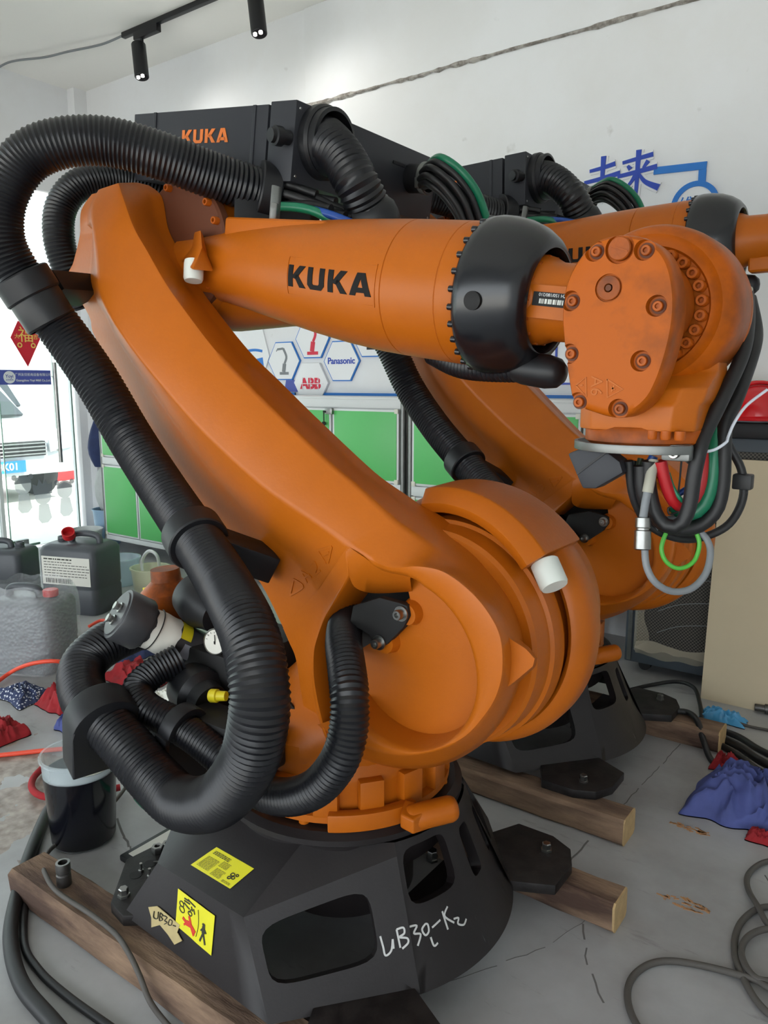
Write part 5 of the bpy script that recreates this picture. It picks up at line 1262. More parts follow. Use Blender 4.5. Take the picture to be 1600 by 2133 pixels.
obj('line', placed(merge(stroke([(a.x,a.z),(b_.x+.018,b_.z)], .036, .010), stroke([(b_.x,b_.z-.018),(b_.x,c_.z+.012)], .036, .0098)), (0,-.001,0), WX, WZ), M['sign_blue'], ln_)
rg = MB().lathe([(.118,.0),(.118,.012),(.092,.012),(.092,.0)], (d_.x,-.001,d_.z), (0,-1,0), 48, False, False); obj('ring', rg, M['sign_blue'], ln_)
obj('ring_face', MB().lathe([(.093,.0),(.093,.006),(0,.006)], (d_.x,-.001,d_.z), (0,-1,0), 48), M['sign_white'], ln_)
obj('lettering', placed(text_mb('维修', .08, .002), (d_.x,-.009,d_.z+.005), WX, WZ), M['sign_blue'], ln_)

# --- track lights ---
rail = tag(obj('track_rail', MB().bx(-5.05,-1.6,3.745,3.78,3.885,3.92), M['black'], bevel=.003), 'black lighting track on the ceiling', 'light track')
def spot(x, label):
    s = empty('track_spot', (x, 3.76, 3.885), label, 'spotlight', 'black track spotlights')
    obj('adapter', MB().bx(-.13,.13,-.02,.02,-.05,.0), M['black'], s, bevel=.004)
    obj('pivot', MB().cyl((-.06,0,-.05),(-.06,0,-.10),.012,12), M['black'], s)
    d = V(.22,-.10,-1).normalized(); t = V(-.10,0,-.08)
    obj('lamp_tube', MB().lathe([(.0,0),(.048,.0),(.05,.004),(.05,.235),(.046,.24),(.044,.20),(0,.19)], t, d, 32), M['black'], s)
    for k in (-1, 1): obj('lamp_bead', MB().lathe([(.0,.232),(.012,.232),(.012,.244),(0,.246)], t + V(.024*k,-.012,0), d, 12), M['lamp'], s)
def spot_light(x, y):
    l = bpy.data.lights.new('track_lamp', 'SPOT'); l.energy = 3.5; l.spot_size = math.radians(160); l.spot_blend = 1; l.shadow_soft_size = .05; l.color = (1,.96,.9)
    o = bpy.data.objects.new('track_lamp', l); COL.objects.link(o); o.location = (x, y, 3.55); o.rotation_euler = (math.radians(28), math.radians(-12), 0)
M['lamp'] = mat('lamp_glow', (255,250,240), .4, emit=((255,250,240), 3))
for x in (-4.78,-3.62): spot_light(x + .05, 3.72)
spot(-4.78, 'black track spotlight at the end of the rail'); spot(-3.62, 'black track spotlight nearer the top edge, second from the end')
cable_pts = [(-5.03,3.76,3.905),(-5.25,3.72,3.88),(-5.55,3.64,3.875),(-5.8,3.6,3.88),(-6.1,3.5,3.885),(-6.36,3.42,3.84),(-6.365,3.1,3.80)]
tag(cable('ceiling_cable', cable_pts, .008, M['grey'], None), 'thin cable sagging along the ceiling to the track', 'cable')

# --- stickers on the glass door ---
XG = XL - .056
def on_glass(mb, p, up=.0): return placed(mb, (XG+up, p[1], p[2]), (0,1,0), (0,0,1))
bn = empty('door_banner', (XG, 3.60, 1.49), 'violet company banner stuck across the glass door', 'banner')
obj('band', MB().bx(-.001,.001,-.24,.24,-.062,.062), M['banner'], bn)
obj('logo_disc', MB().lathe([(.0,.0),(.052,.0),(.052,.002),(0,.002)], (.001,-.135,0), (1,0,0), 28), M['sign_white'], bn)
obj('logo_text', placed(text_mb('Yoyi', .038, .0005, .0006), (.0035,-.135,.008), (0,1,0), WZ), M['banner'], bn)
obj('logo_text', placed(text_mb('友仪机电', .016, .0005), (.0035,-.135,-.022), (0,1,0), WZ), M['banner'], bn)
obj('company_text', placed(text_mb('广州友仪机电设备有限公司', .0275, .0005), (.0025,.078,.022), (0,1,0), WZ), M['sign_white'], bn)
obj('company_text', placed(text_mb('Guangzhou Yoyi M&E Co.,Ltd.', .0255, .0005, .0004), (.0025,.078,-.026), (0,1,0), WZ), M['sign_white'], bn)
fu = empty('festive_diamond', (XG+.002, 3.635, 1.79), 'red paper diamond with gold character above the violet banner', 'decoration')
obj('card', placed(MB().prism([(0,-.21,0),(.13,.03,0),(.06,.15,0),(-.06,.17,0),(-.135,.03,0)], (0,0,.003)), (0,0,0), (0,1,0), WZ), M['red_card'], fu)
obj('character', placed(text_mb('福', .14, .001), (.0045,.0,.05), (0,1,0), WZ), M['gold'], fu)
obj('small_print', placed(text_mb('大', .045, .001), (.0045,-.08,.04), (0,1,0), WZ), M['gold'], fu)
obj('small_print', placed(text_mb('吉', .045, .001), (.0045,.085,.04), (0,1,0), WZ), M['gold'], fu)
for k in (-1,1): obj('coin_print', MB().lathe([(.022,.0045),(.022,.0055),(.012,.0055),(.012,.0045)], (0,.06*k,-.03), (1,0,0), 20, False, False), M['gold'], fu)
def kid(p, label, style):
    k = empty('frosted_decal', (XG+.001, p[1], p[2]), label, 'decal', 'frosted stickers on the glass door')
    disc = lambda y, z, r, t, sy=1: placed(MB().prism([(r*math.cos(a), r*sy*math.sin(a), 0) for a in [2*PI*i/24 for i in range(24)]], (0,0,.0012)), (t,y,z), (0,1,0), WZ)
    obj('face', disc(0,0,.075,.0), M['frost'], k)
    obj('body', placed(MB().prism([(-.045,-.07,0),(.045,-.07,0),(.07,-.2,0),(.03,-.24,0),(-.03,-.24,0),(-.06,-.2,0)], (0,0,.0012)), (0,0,0), (0,1,0), WZ), M['frost'], k)
    if style != 1:
        obj('hair', placed(MB().prism([(.078*math.cos(a), .02+.07*math.sin(a), 0) for a in [PI*i/14 for i in range(15)]], (0,0,.0012)), (.0015,0,0), (0,1,0), WZ), M['frost_dark'], k)
        for s in (-1,1): obj('hair_bun', disc(.075*s,.075,.024,.0015), M['frost_dark'], k)
    else:
        obj('hat', placed(MB().prism([(-.085,.02,0),(.085,.02,0),(.095,.12,0),(.05,.10,0),(.03,.16,0),(0,.11,0),(-.03,.16,0),(-.05,.10,0),(-.095,.12,0)], (0,0,.0012)), (.0015,0,0), (0,1,0), WZ), M['frost_dark'], k)
kid((-6.37,3.5086,0.5617), 'frosted sticker of a child with two hair buns, left on the glass', 0)
kid((-6.37,3.6855,0.4482), 'frosted sticker of a child in a horned hat, middle of three', 1)
kid((-6.37,3.8966,0.4799), 'frosted sticker of a child with hair buns nearest the glass edge', 2)

# --- cars outside ---
def car(loc, label, plate, h=1.5):
    c = empty('parked_car', loc, label, 'car', 'cars parked outside'); w = .9
    prof = [(-4.2,.35),(-4.2,.9),(-3.9,1.0),(-3.4,h),(-1.7,h),(-1.0,1.0),(-.12,.86),(0,.7),(.03,.35)]
    rows = []
    for y, k in ((-w,.92),(-w+.06,1.0),(w-.06,1.0),(w,.92)): rows.append([V(x, y, .35+(z-.35)*k) for x, z in prof])
    obj('car_body', MB().loft(rows), M['carwhite'], c, bevel=.03, seg=2)
    obj('windscreen', MB().add([(-1.62,-.74,h-.06),(-1.62,.74,h-.06),(-1.0,.80,1.03),(-1.0,-.80,1.03)], [(0,1,2,3)]).prism([(-1.6,-.74,h-.07),(-1.6,.74,h-.07),(-.99,.80,1.02),(-.99,-.80,1.02)], (.03,0,.03)), M['carglass'], c)
    obj('grille', MB().bx(-.03,.045,-.5,.5,.58,.76), M['tyre'], c, bevel=.01)
    for k in range(4): obj('grille_bar', MB().bx(.03,.065,-.5,.5,.60+.043*k,.615+.043*k), M['steel'], c)
    for s in (-1,1):
        obj('headlamp', MB().loft([[V(.03,s*.55,.62),V(.0,s*.86,.66),V(-.02,s*.86,.8),V(.01,s*.55,.76)],[V(.06,s*.55,.62),V(.03,s*.86,.66),V(.01,s*.86,.8),V(.04,s*.55,.76)]]), M['glassy'], c)
        for x in (-.75,-3.4): obj('wheel', MB().lathe([(.2,-.1),(.33,-.1),(.34,0),(.33,.1),(.2,.1)], (x,s*.82,.33), (0,1,0), 28), M['tyre'], c)
    pl = obj('number_plate', MB().bx(.045,.06,-.22,.22,.40,.54), M['sign_blue'], c)
    obj('plate_text', placed(text_mb(plate, .12, .002, .002), (.063,0,.47), (0,1,0), WZ), M['sign_white'], pl)
M['glassy'] = mat('headlamp_lens', (200,206,210), .1, spec=.8)
car((-9.0, 4.72, -.02), 'white car outside with chrome grille nearest the shop front', '8K01')
car((-13.0, 6.9, -.02), 'white car parked behind the one with the chrome grille', '623H', 1.75)
tag(obj('red_crate', MB().bx(-.3,.3,-.3,.3,0,.38), M['canred'], bevel=.02), 'red crate on the pavement beyond the glass', 'crate').location = (-11.0,6.55,-.02)


# --- timber beams under the robots ---
def beam(x0, x1, y0, y1, h, label, seed):
    r = random.Random(seed); n = 18; rows = []
    b = empty('timber_beam', (0,0,0), label, 'beam', 'timber beams under the robots')
    for i in range(n+1):
        x = x0 + (x1-x0)*i/n; j = lambda a: (r.random()-.5)*a
        c = .010
        rows.append([V(x,y0+j(.006)+c,0.0),V(x,y1-c+j(.006),0.0),V(x,y1+j(.005),c),V(x,y1+j(.006),h-c),V(x,y1-c+j(.005),h+j(.001)),V(x,y0+c+j(.004),h+j(.001)),V(x,y0+j(.008),h-c+j(.004)),V(x,y0+j(.006),c)])
    obj('timber', MB().loft(rows), M['wood'], b, ang=30)
    e = rows[-1]; obj('sawn_end', MB().loft([[p + V(-.002,0,0) for p in e],[p + V(.004,0,0) for p in e]]), M['wood_end'], b)
    return b
beam(-2.02,-.72,.972,1.09,.088,'long timber beam under the near robot, running out at the lower left',1)
beam(-2.0,-.583,1.835,1.935,.088,'timber beam end sticking out right of the near robot base, nearer the camera',2)
beam(-2.3,-.695,2.235,2.345,.088,'timber beam with dark weathered face under the front of the far robot',3)
beam(-2.1,-.60,3.07,3.19,.086,'timber beam end at the rear of the far robot, cables lying across it',4)

# socket wrench head on the beam, loose hardware on the foot
sk = empty('wrench_socket', (-1.835,1.03,.088), 'steel wrench socket standing on the lower left timber beam', 'tool')
obj('barrel', MB().lathe([(.0,0),(.019,0),(.0195,.004),(.0195,.032),(.017,.035),(.017,.038),(.0195,.041),(.0195,.062),(.0185,.066),(.0125,.066),(.0115,.045),(0,.045)], (0,0,0), (0,0,1), 28), M['dsteel'], sk)
obj('rim', MB().lathe([(.0187,.0655),(.0187,.067),(.0128,.067),(.0128,.0655)], (0,0,0), (0,0,1), 28, False, False), M['steel'], sk)
fz = .1185
def nut(p, label, r=.016, h=.02):
    n = empty('hex_nut', (p[0],p[1],fz), label, 'nut', 'loose nuts on the robot foot')
    obj('nut_body', MB().lathe([(r*.55,h),(r,h),(r*1.05,h*.9),(r*1.05,h*.1),(r,0),(r*.55,0)], (0,0,0), (0,0,1), 6, False, False), M['steel'], n)
    obj('nut_bore', MB().lathe([(r*.56,h*.98),(r*.50,h*.9),(r*.5,h*.1),(0,h*.1)], (0,0,0), (0,0,1), 20, False, False), M['dsteel'], n)
nut((-1.7098,1.2458,0.1185), 'loose steel nut on the left robot foot, beside another nut'); nut((-1.6983,1.2741,0.1185), 'loose steel nut on the left foot, nearest the black casting')
for uv, lb in (((-1.6739,1.1633,0.1185), 'small screw standing on the left robot foot beside the holes'), ((-1.6356,1.1628,0.1185), 'small screw on the left foot nearest the black casting')):
    s_ = tag(obj('small_screw', merge(bolt_mb(.007,.006,(0,0,1),(0,0,0)), MB().cyl((0,0,.005),(.002,-.001,.026),.004,10)), M['steel']), lb, 'screw', 'small screws on the foot'); s_.location = (uv[0], uv[1], fz)
hk = MB().tube(resample(cr([(-1.6779,1.2081,0.1215),(-1.6648,1.2176,0.1215),(-1.6496,1.2206,0.1215),(-1.6333,1.211,0.1215)],6), n=16), .0022, 6)
tag(obj('hex_key', hk, M['steel']), 'bent steel hex key lying on the left robot foot', 'tool')

# --- bucket of dark oil ---
bk = empty('oil_bucket', (-2.12,1.27,0), 'translucent white bucket filled with black oil', 'bucket')
prof = [(.0,.003),(.092,.003),(.097,.012),(.112,.285),(.118,.288),(.118,.296),(.110,.296),(.108,.288),(.0935,.014),(.0,.010)]
obj('bucket_shell', MB().lathe(prof, (0,0,0), (0,0,1), 64), M['shell'], bk)
obj('oil', MB().lathe([(.0,.0045),(.0925,.0045),(.0976,.012),(.1101,.235),(.108,.238),(.0,.238)], (0,0,0), (0,0,1), 64), M['liquid'], bk)
obj('oil_scum', MB().lathe([(.0,.2405),(.055,.2405),(.06,.2395)], (.02,.02,0), (0,0,1), 18), M['tape'], bk)
obj('inner_clip', MB().box((-.085,.03,.262), (.02,.014,.03)), M['whitepl'], bk, bevel=.003)

# --- plastic canisters ---
def canister(loc, rot, label, mt, capm, w=.30, d=.24, h=.40, lab=False, open_cap=False, side=1):
    c = empty('plastic_canister', loc, label, 'canister', 'oil canisters by the shop front'); c.rotation_euler = (0,0,rot)
    def rr(wx, wy, z, r=.05, n=5):
        o = []
        for cx, cy, a0 in ((1,1,0),(-1,1,90),(-1,-1,180),(1,-1,270)):
            for k in range(n):
                a = math.radians(a0 + 90*k/(n-1)); o.append(V(cx*(wx/2-r)+r*math.cos(a), cy*(wy/2-r)+r*math.sin(a), z))
        return o
    top = h*.80
    rows = [rr(w*.94,d*.94,0), rr(w,d,.02), rr(w,d,h*.30), rr(w*.985,d*.985,h*.32), rr(w*.985,d*.985,h*.34), rr(w,d,h*.36), rr(w,d,top), rr(w*.95,d*.93,top+h*.05), rr(w*.8,d*.78,top+h*.085)]
    body = obj('canister_body', MB().loft(rows), mt, c, ang=40)
    ht = [V(-w*.36,0,top+.03), V(-w*.34,0,h*.955), V(-w*.22,0,h*.99), V(w*.02,0,h*.99), V(w*.12,0,h*.955), V(w*.14,0,top+.03)]
    ht = [V(p.x*side,p.y,p.z) for p in ht]
    obj('handle', MB().tube(resample(cr(ht,6), n=30), .021, 12), mt, c)
    ax = V(side*w*.31,0,top+.02)
    obj('spout', MB().lathe([(.034,0),(.032,.018),(.028,.02),(.030,.026),(.028,.03),(.030,.036),(.028,.042),(.028,.05),(.022,.05),(.02,.01)], ax, (0,0,1), 28), mt, c)
    if not open_cap: obj('cap', MB().lathe([(.036,.022),(.038,.026),(.038,.052),(.034,.056),(0,.056)], ax, (0,0,1), 24), capm, c)
    if lab:
        l = obj('label', MB().bx(-w*.42,w*.42,-d/2-.0015,-d/2+.001,h*.38,h*.74), M['paper'], c)
        ink = MB(); r = random.Random(2)
        for k in range(7):
            z = h*.70 - k*h*.035; x = -w*.38
            while x < w*(.1 if k < 2 else .36): q = r.uniform(.008,.03); ink.bx(x,x+q,-d/2-.0022,-d/2-.0012,z,z+(.008 if k == 0 else .004)); x += q+.006
        x = -w*.36
        while x < w*.1: q = r.choice((.002,.004,.006)); ink.bx(x,x+q,-d/2-.0022,-d/2-.0012,h*.40,h*.46); x += q+.004
        obj('label_print', ink, M['ink'], l)
    return c
canister((-4.42,2.76,0), math.radians(20), 'dark grey canister with a white label, spout open and red cap tilted', M['can'], M['canred'], .42,.30,.50, lab=True, open_cap=True, side=-1)
canister((-5.06,2.60,0), math.radians(30), 'dark grey canister half out of frame, leftmost by the glass', M['can'], M['canred'], .36,.28,.40, open_cap=True)
wc = canister((-3.70,2.02,0), math.radians(24), 'grey canister wrapped in clear bubble wrap, closed with a red cap', M['can2'] if 'can2' in M else M['can'], M['canred'], .36,.28,.42)
# loose red caps
for p, lb, ax in (((-4.44,2.70,.482), 'red screw cap lying on the labelled canister', (.5,-.4,.7)),):
    o = empty('screw_cap', p, lb, 'cap'); obj('cap_shell', MB().lathe([(.0,0),(.036,.0),(.04,.004),(.04,.05),(.034,.05),(.033,.008),(0,.008)], (0,0,0), ax, 24), M['canred'], o)
# bubble wrap sleeve: part of the wrapped canister
rows = []; rnd = random.Random(9)
for i in range(15):
    z = .005 + .44*i/14; rows.append([])
    for j in range(48):
        a = 2*PI*j/48; c_, s_ = math.cos(a), math.sin(a); q = (abs(c_/.205)**4 + abs(s_/.165)**4)**(-.25)
        q *= 1 + .05*noise.noise((c_*3, s_*3, z*9)) - .22*max(0, (i-11)/3)**2*(.6+.4*noise.noise((c_*2,s_*2,7)))
        rows[-1].append(V(q*c_, q*s_, z + (.03*noise.noise((c_*2,s_*2,3)) if i > 10 else 0)))
obj('bubble_wrap', MB().loft(rows, True, False, False), M['wrap'], wc)

# --- tubs, buckets and clear tubing behind the near robot ---
def tub(p, r, h, m, label, name='plastic_tub', liquid=None, group=None):
    t = empty(name, (p[0],p[1],0), label, 'tub', group)
    obj('shell', MB().lathe([(.0,.002),(r*.82,.002),(r*.84,.01),(r,h-.012),(r*1.07,h-.01),(r*1.07,h),(r*.98,h),(r*.80,.014),(0,.012)], (0,0,0), (0,0,1), 40), m, t)
    if liquid: obj('liquid', MB().lathe([(.0,.015),(r*.8,.016),(r*.9,h*.6),(0,h*.6)], (0,0,0), (0,0,1), 40), liquid, t)
    return t
M['clear_tub'] = film_mat('clear_tub', .45, (206,224,236), .25)
M['yellow_tub'] = film_mat('yellowish_tub', .55, (220,220,190), .3)
M['beige_fluid'] = mat('beige_fluid', (206,204,168), .3)
tub((-4.7465,3.2695,0), .14, .20, M['clear_tub'], 'clear bluish plastic tub behind the labelled canister')
tub((-4.2514,3.1612,0), .125, .22, M['yellow_tub'], 'cloudy yellowish tub beside the orange motor', liquid=M['beige_fluid'])
tub((-5.97,3.80), .13, .19, M['whitepl'], 'low white bucket at the foot of the leftmost cabinet', name='bucket')
tu = tub((-6.08,4.09), .125, .32, M['bluepl'], 'pale blue bucket between glass door and cabinet', name='bucket')
sk_ = MB(); rows = []
for i in range(10):
    z = .0 + .40*i/9; k = math.sin(min(1,(i+2)/6)*PI/2)*(1-.55*max(0,(i-5)/4)**1.5)
    rows.append([V(.15*k*math.cos(a)*(1+.08*noise.noise((a*2,z*5,1))), .13*k*math.sin(a)*(1+.08*noise.noise((a*2,z*5,5))), z) for a in [2*PI*j/28 for j in range(28)]])
s_ = tag(obj('white_sack', sk_.loft(rows), mat('woven_sack', (196,200,198), .9, var=.1, scale=20), ang=60), 'greyish white sack standing in the pale blue bucket', 'sack'); s_.location = (-6.08,4.09,.30); s_.scale = (.7,.7,1)
rows = []
for i in range(12):
    z = 0 + .62*i/11; k = .6 + .4*math.sin(i*.5)
    rows.append([V(.10*k*math.cos(a)*(1+.25*noise.noise((a*1.5,z*4,2))), .12*k*math.sin(a)*(1+.25*noise.noise((a*1.5,z*4,8))), z) for a in [2*PI*j/28 for j in range(28)]])
j_ = tag(obj('navy_jacket', MB().loft(rows), M['navy'], ang=60), 'navy jacket heaped on the white sack by the glass edge', 'jacket'); j_.location = (-6.08,4.07,.705)
for pts, lb in (([(-5.4986,3.5235,0.02),(-5.1245,3.4293,0.12),(-4.9767,3.4821,0.1),(-4.7253,3.5004,0.05),(-4.2614,3.2972,0.2),(-4.4687,3.5287,0.1)], 'clear plastic tube arching over the tubs, farther one'),
                ([(-4.2922,3.1369,0.12),(-4.31,3.1428,0.25),(-4.2065,3.1245,0.34),(-4.164,3.1591,0.3),(-4.3098,3.2857,0.12)], 'clear plastic tube looping up from the yellowish tub')):
    tag(cable('clear_tube', pts, .011, M['whitepl'], None), lb, 'tube', 'clear tubes over the tubs')
tag(cable('green_tube', [(-5.8304,2.9484,0.03),(-5.7539,2.972,0.12),(-5.7301,3.079,0.18),(-5.9541,3.3523,0.14)], .009, M['green'], None), 'thin green tube over the leftmost canister', 'tube')

# --- red air hose on the floor ---
tag(cable('air_hose', [(-3.5371,1.6711,0.012),(-3.6245,1.8356,0.03),(-3.4801,1.859,0.1),(-3.3775,1.9239,0.12),(-3.3596,2.0115,0.08),(-3.3901,2.0947,0.012)], .010, M['airhose'], None), 'orange red air hose arching past the wrapped canister', 'hose', 'orange red air hoses')
tag(cable('air_hose', [(-2.8995,1.3473,0.01),(-2.8315,1.4258,0.01),(-2.7686,1.5011,0.01),(-2.7158,1.5594,0.01)], .009, M['airhose'], None), 'straight orange red air hose end pointing at the oil bucket', 'hose', 'orange red air hoses')
tag(cable('air_hose', [(-3.9923,2.5143,0.02),(-3.9803,2.5949,0.04),(-3.8347,2.5707,0.05),(-3.7653,2.4581,0.03),(-3.7878,2.3955,0.02),(-3.6056,2.379,0.02),(-3.8425,2.4337,0.05),(-3.6713,2.4578,0.06)], .009, M['airhose'], None), 'tangled orange red air hose beside the labelled canister', 'hose', 'orange red air hoses')
tag(cable('red_handle_hose', [(-2.617,1.4173,0.02),(-2.5757,1.3595,0.02),(-2.5169,1.3186,0.02),(-2.4513,1.3061,0.02),(-2.3956,1.327,0.02),(-2.3017,1.4347,0.02),(-2.2611,1.5045,0.02)], .012, M['redcloth'], None), 'dull red hose curled round the oil bucket', 'hose')

# --- rags and gloves ---
def rag(p, rx, ry, h, mt, label, seed, name='rag', cat='rag', rot=0, folds=4):
    n = 44; rows = []; rd = random.Random(seed); of = rd.random()*50; c0, s0 = math.cos(rot), math.sin(rot)
    top = []
    for i in range(n+1):
        row = []
        for j in range(n+1):
            u, v = i/n*2-1, j/n*2-1
            rr = 1 + .28*noise.noise((u*1.6+of, v*1.6, of))
            x, y = u*rx*rr, v*ry*rr
            e = max(0, 1-max(abs(u),abs(v))**3)
            wv = noise.noise((u*1.2+of, v*1.2, 9.0)); a_ = 1-abs(noise.noise((u*folds*.45+of+wv, v*folds*.6+wv, 1.3)))*1.8; b_ = 1-abs(noise.noise((u*folds*.9+of-wv, v*folds*.7+wv, 5.0)))*1.8; z = h*e*(.30 + .45*max(0,a_)**1.3 + .2*max(0,b_)**1.3) + .004
            row.append(V(x*c0-y*s0, x*s0+y*c0, z))
        rows.append(row)
    m = MB().loft(rows, False)
    m.loft([[V(q.x,q.y,.0) for q in r_] for r_ in rows], False)
    o = tag(obj(name, m, mt, ang=50), label, cat); o.location = (p[0],p[1],0); return o
rag((-3.1279,1.8261,0), .10,.09,.12, M['redcloth'], 'crumpled red rag beside the dotted navy cloth', 1)
rag((-3.368,1.7593,0), .12,.08,.06, M['dotcloth'], 'navy cloth with white dots in front of the wrapped canister', 2, name='cloth', cat='cloth')
rag((-3.0285,1.4874,0), .08,.08,.09, M['redcloth'], 'small red rag at the left edge of the floor', 3)
rag((-2.8911,1.7154,0), .05,.07,.07, M['bluecloth'], 'blue work glove under the red rag by the black hose', 4, name='work_glove', cat='glove')
rag((-3.1134,2.2224,0), .16,.12,.10, M['redcloth'], 'red rag on the floor behind the black hoses', 5)
rag((-3.4514,2.3631,0), .12,.10,.08, M['navy'], 'navy rag under the tangled air hose', 6)
rag((-2.7096,2.0716,0), .14,.10,.08, M['paper'], 'crumpled white paper behind the yellow capped motor', 7, name='paper_scrap', cat='paper')
rag((-0.4412,2.7202,0), .15,.17,.15, M['bluecloth'], 'bunched blue cloth on the right of the floor', 8, name='cloth', cat='cloth', folds=4)
rag((-0.5468,2.9679,0), .05,.05,.07, M['redcloth'], 'small red rag behind the bunched blue cloth', 9)
rag((-0.3374,2.5368,0), .05,.03,.04, M['redcloth'], 'small red rag in front of the bunched blue cloth', 10)
rag((-0.6567,3.4089,0), .09,.04,.06, M['cyan'], 'light blue rubber glove on the floor before the plywood', 11, name='rubber_glove', cat='glove')

# --- cables on the floor ---
tag(cable('floor_cable', [(-2.3728,1.3457,0.019),(-2.3252,1.2673,0.019),(-2.1449,1.1005,0.019),(-1.9664,0.9573,0.019),(-1.8316,0.8708,0.019),(-1.6684,0.8099,0.019),(-1.5026,0.7911,0.019),(-1.3704,0.7784,0.019)], .019, M['rubber'], None), 'thickest black cable on the floor at lower left', 'cable', 'black cables on the floor')
tag(cable('floor_cable', [(-2.3266,1.2848,0.01),(-2.2271,1.1836,0.01),(-2.01,1.0176,0.01),(-1.8147,0.8969,0.01),(-1.6898,0.8643,0.01),(-1.5555,0.8589,0.01),(-1.3943,0.8654,0.01),(-1.2798,0.8704,0.01)], .010, M['rubber'], None), 'thinner black cable running inside the thickest one', 'cable', 'black cables on the floor')
M['dirtycable'] = mat('dusty_grey_cable', (78,74,70), .7)
tag(cable('grey_cord', [(-2.2444,1.5166,0.02),(-2.1974,1.4401,0.02),(-2.1637,1.3644,0.02),(-2.1304,1.2508,0.02),(-2.1206,1.162,0.02),(-2.0471,1.0888,0.04),(-1.8995,1.0141,0.1),(-1.8045,0.9924,0.1),(-1.6561,0.9955,0.097),(-1.5455,0.9895,0.097),(-1.4596,0.9668,0.1),(-1.3971,0.9496,0.085),(-1.351,0.9418,0.045),(-1.3057,0.9486,0.008),(-1.1967,0.9332,0.008)], .0065, M['dirtycable'], None), 'thin dusty grey cord passing the oil bucket and over the beam', 'cord')
coil = [(-0.1003,1.7894,0.01),(-0.1976,1.7845,0.01),(-0.2723,1.8747,0.01),(-0.3087,1.9696,0.01),(-0.313,2.0775,0.01),(-0.2769,2.1751,0.01),(-0.1982,2.2081,0.01),(-0.1491,2.0916,0.02),(-0.1706,1.9343,0.02),(-0.2341,1.8692,0.02),(-0.2843,1.9306,0.02),(-0.2838,2.0154,0.02),(-0.2379,2.0819,0.02),(-0.1592,2.0843,0.02),(-0.1361,1.9835,0.03),(-0.191,1.8635,0.02),(-0.2444,1.8688,0.015),(-0.3409,1.857,0.008),(-0.4246,1.8222,0.008),(-0.4696,1.7735,0.008),(-0.4881,1.7018,0.008),(-0.4725,1.6308,0.008),(-0.4279,1.5701,0.008),(-0.365,1.5375,0.008)]
tag(cable('coiled_cable', coil, .0085, M['dirtycable'], None), 'dusty coiled cable at the lower right of the floor', 'cable', 'black cables on the floor')
tag(cable('coiled_cable', [(-0.2597,2.4569,0.01),(-0.3159,2.3955,0.01),(-0.3402,2.3121,0.01),(-0.3287,2.2391,0.01),(-0.2857,2.1523,0.02),(-0.2517,2.0946,0.02),(-0.2025,2.0745,0.02)], .008, M['dirtycable'], None), 'single cable bend above the coil at the right edge', 'cable', 'black cables on the floor')
tag(cable('floor_cable', [(-1.1038,3.4507,0.008),(-1.0189,3.6136,0.008),(-0.921,3.6624,0.03),(-0.831,3.6106,0.04),(-0.7714,3.4881,0.02),(-0.7243,3.333,0.01)], .009, M['rubber'], None), 'black cable arching on the floor before the mesh case', 'cable', 'black cables on the floor')
tag(cable('floor_cable', [(-0.8086,3.1329,0.1),(-0.7508,3.1691,0.1),(-0.6948,3.1133,0.1),(-0.6543,3.0593,0.05),(-0.6087,2.9926,0.01),(-0.5375,2.9067,0.01)], .012, M['rubber'], None), 'black cable draped over the rear timber beam', 'cable', 'black cables on the floor')
tag(cable('floor_cable', [(-0.6384,3.2806,0.01),(-0.5578,3.2519,0.012),(-0.4731,3.184,0.012),(-0.3607,3.121,0.012)], 0.013, M['rubber'], None), 'black cable strand at the right edge, farthest of three', 'cable', 'black cables on the floor')
tag(cable('floor_cable', [(-0.6215,3.2054,0.01),(-0.5393,3.1611,0.012),(-0.4559,3.0894,0.012),(-0.3459,3.0237,0.012)], 0.016, M['rubber'], None), 'black cable strand at the right edge, middle of three', 'cable', 'black cables on the floor')
tag(cable('floor_cable', [(-0.6053,3.1334,0.01),(-0.5218,3.0749,0.012),(-0.4396,2.9999,0.012),(-0.332,2.9319,0.012)], 0.013, M['rubber'], None), 'black cable strand at the right edge, nearest of three', 'cable', 'black cables on the floor')
tag(cable('thin_wire', [(-0.5974,3.4012,0.008),(-0.5295,3.393,0.008),(-0.4045,3.4114,0.008)], .006, M['dirtycable'], None), 'thin wire lying right of the light blue glove', 'wire')

# --- mesh-covered case, plywood, helmets at the right ---
cs = empty('mesh_case', (-.85,3.95,0), 'black case covered in mesh cloth beside the plywood', 'case')
obj('case_body', MB().bx(-.36,.72,-.20,.22,.05,1.20), M['case'], cs, bevel=.01)
obj('mesh_cover', MB().bx(-.30,.68,-.212,-.19,.13,1.14), M['mesh'], cs, bevel=.004)
obj('case_lid', MB().bx(-.38,.74,-.23,.23,1.20,1.27), M['black'], cs, bevel=.012)
obj('edge_strip', MB().bx(-.345,-.325,-.206,-.199,.06,1.18), M['alu'], cs)
for k in (-1,1): obj('caster', MB().cyl((.18+.45*k,-.15,.03),(.18+.45*k,-.10,.03),.03,16), M['tyre'], cs)
rows = []
for i in range(30):
    x = -.30 + .62*i/29; rows.append([V(x,-.213,.10+.03*noise.noise((x*9,1,0))), V(x,-.232-.01*noise.noise((x*14,3,0)),.135+.03*noise.noise((x*11,2,0))), V(x,-.213,.17+.03*noise.noise((x*7,5,0)))])
obj('torn_film', MB().loft(rows, False), film_mat('torn_film', .5, (190,180,160), .3), cs)
rows = []
for i in range(30):
    z = .12 + .5*i/29; rows.append([V(-.31,-.213,z), V(-.285+.02*noise.noise((z*9,1,0)),-.225,z), V(-.25+.04*noise.noise((z*8,2,0)),-.213,z)])
obj('torn_film', MB().loft(rows, False), film_mat('torn_film', .4, (190,180,160), .3), cs)
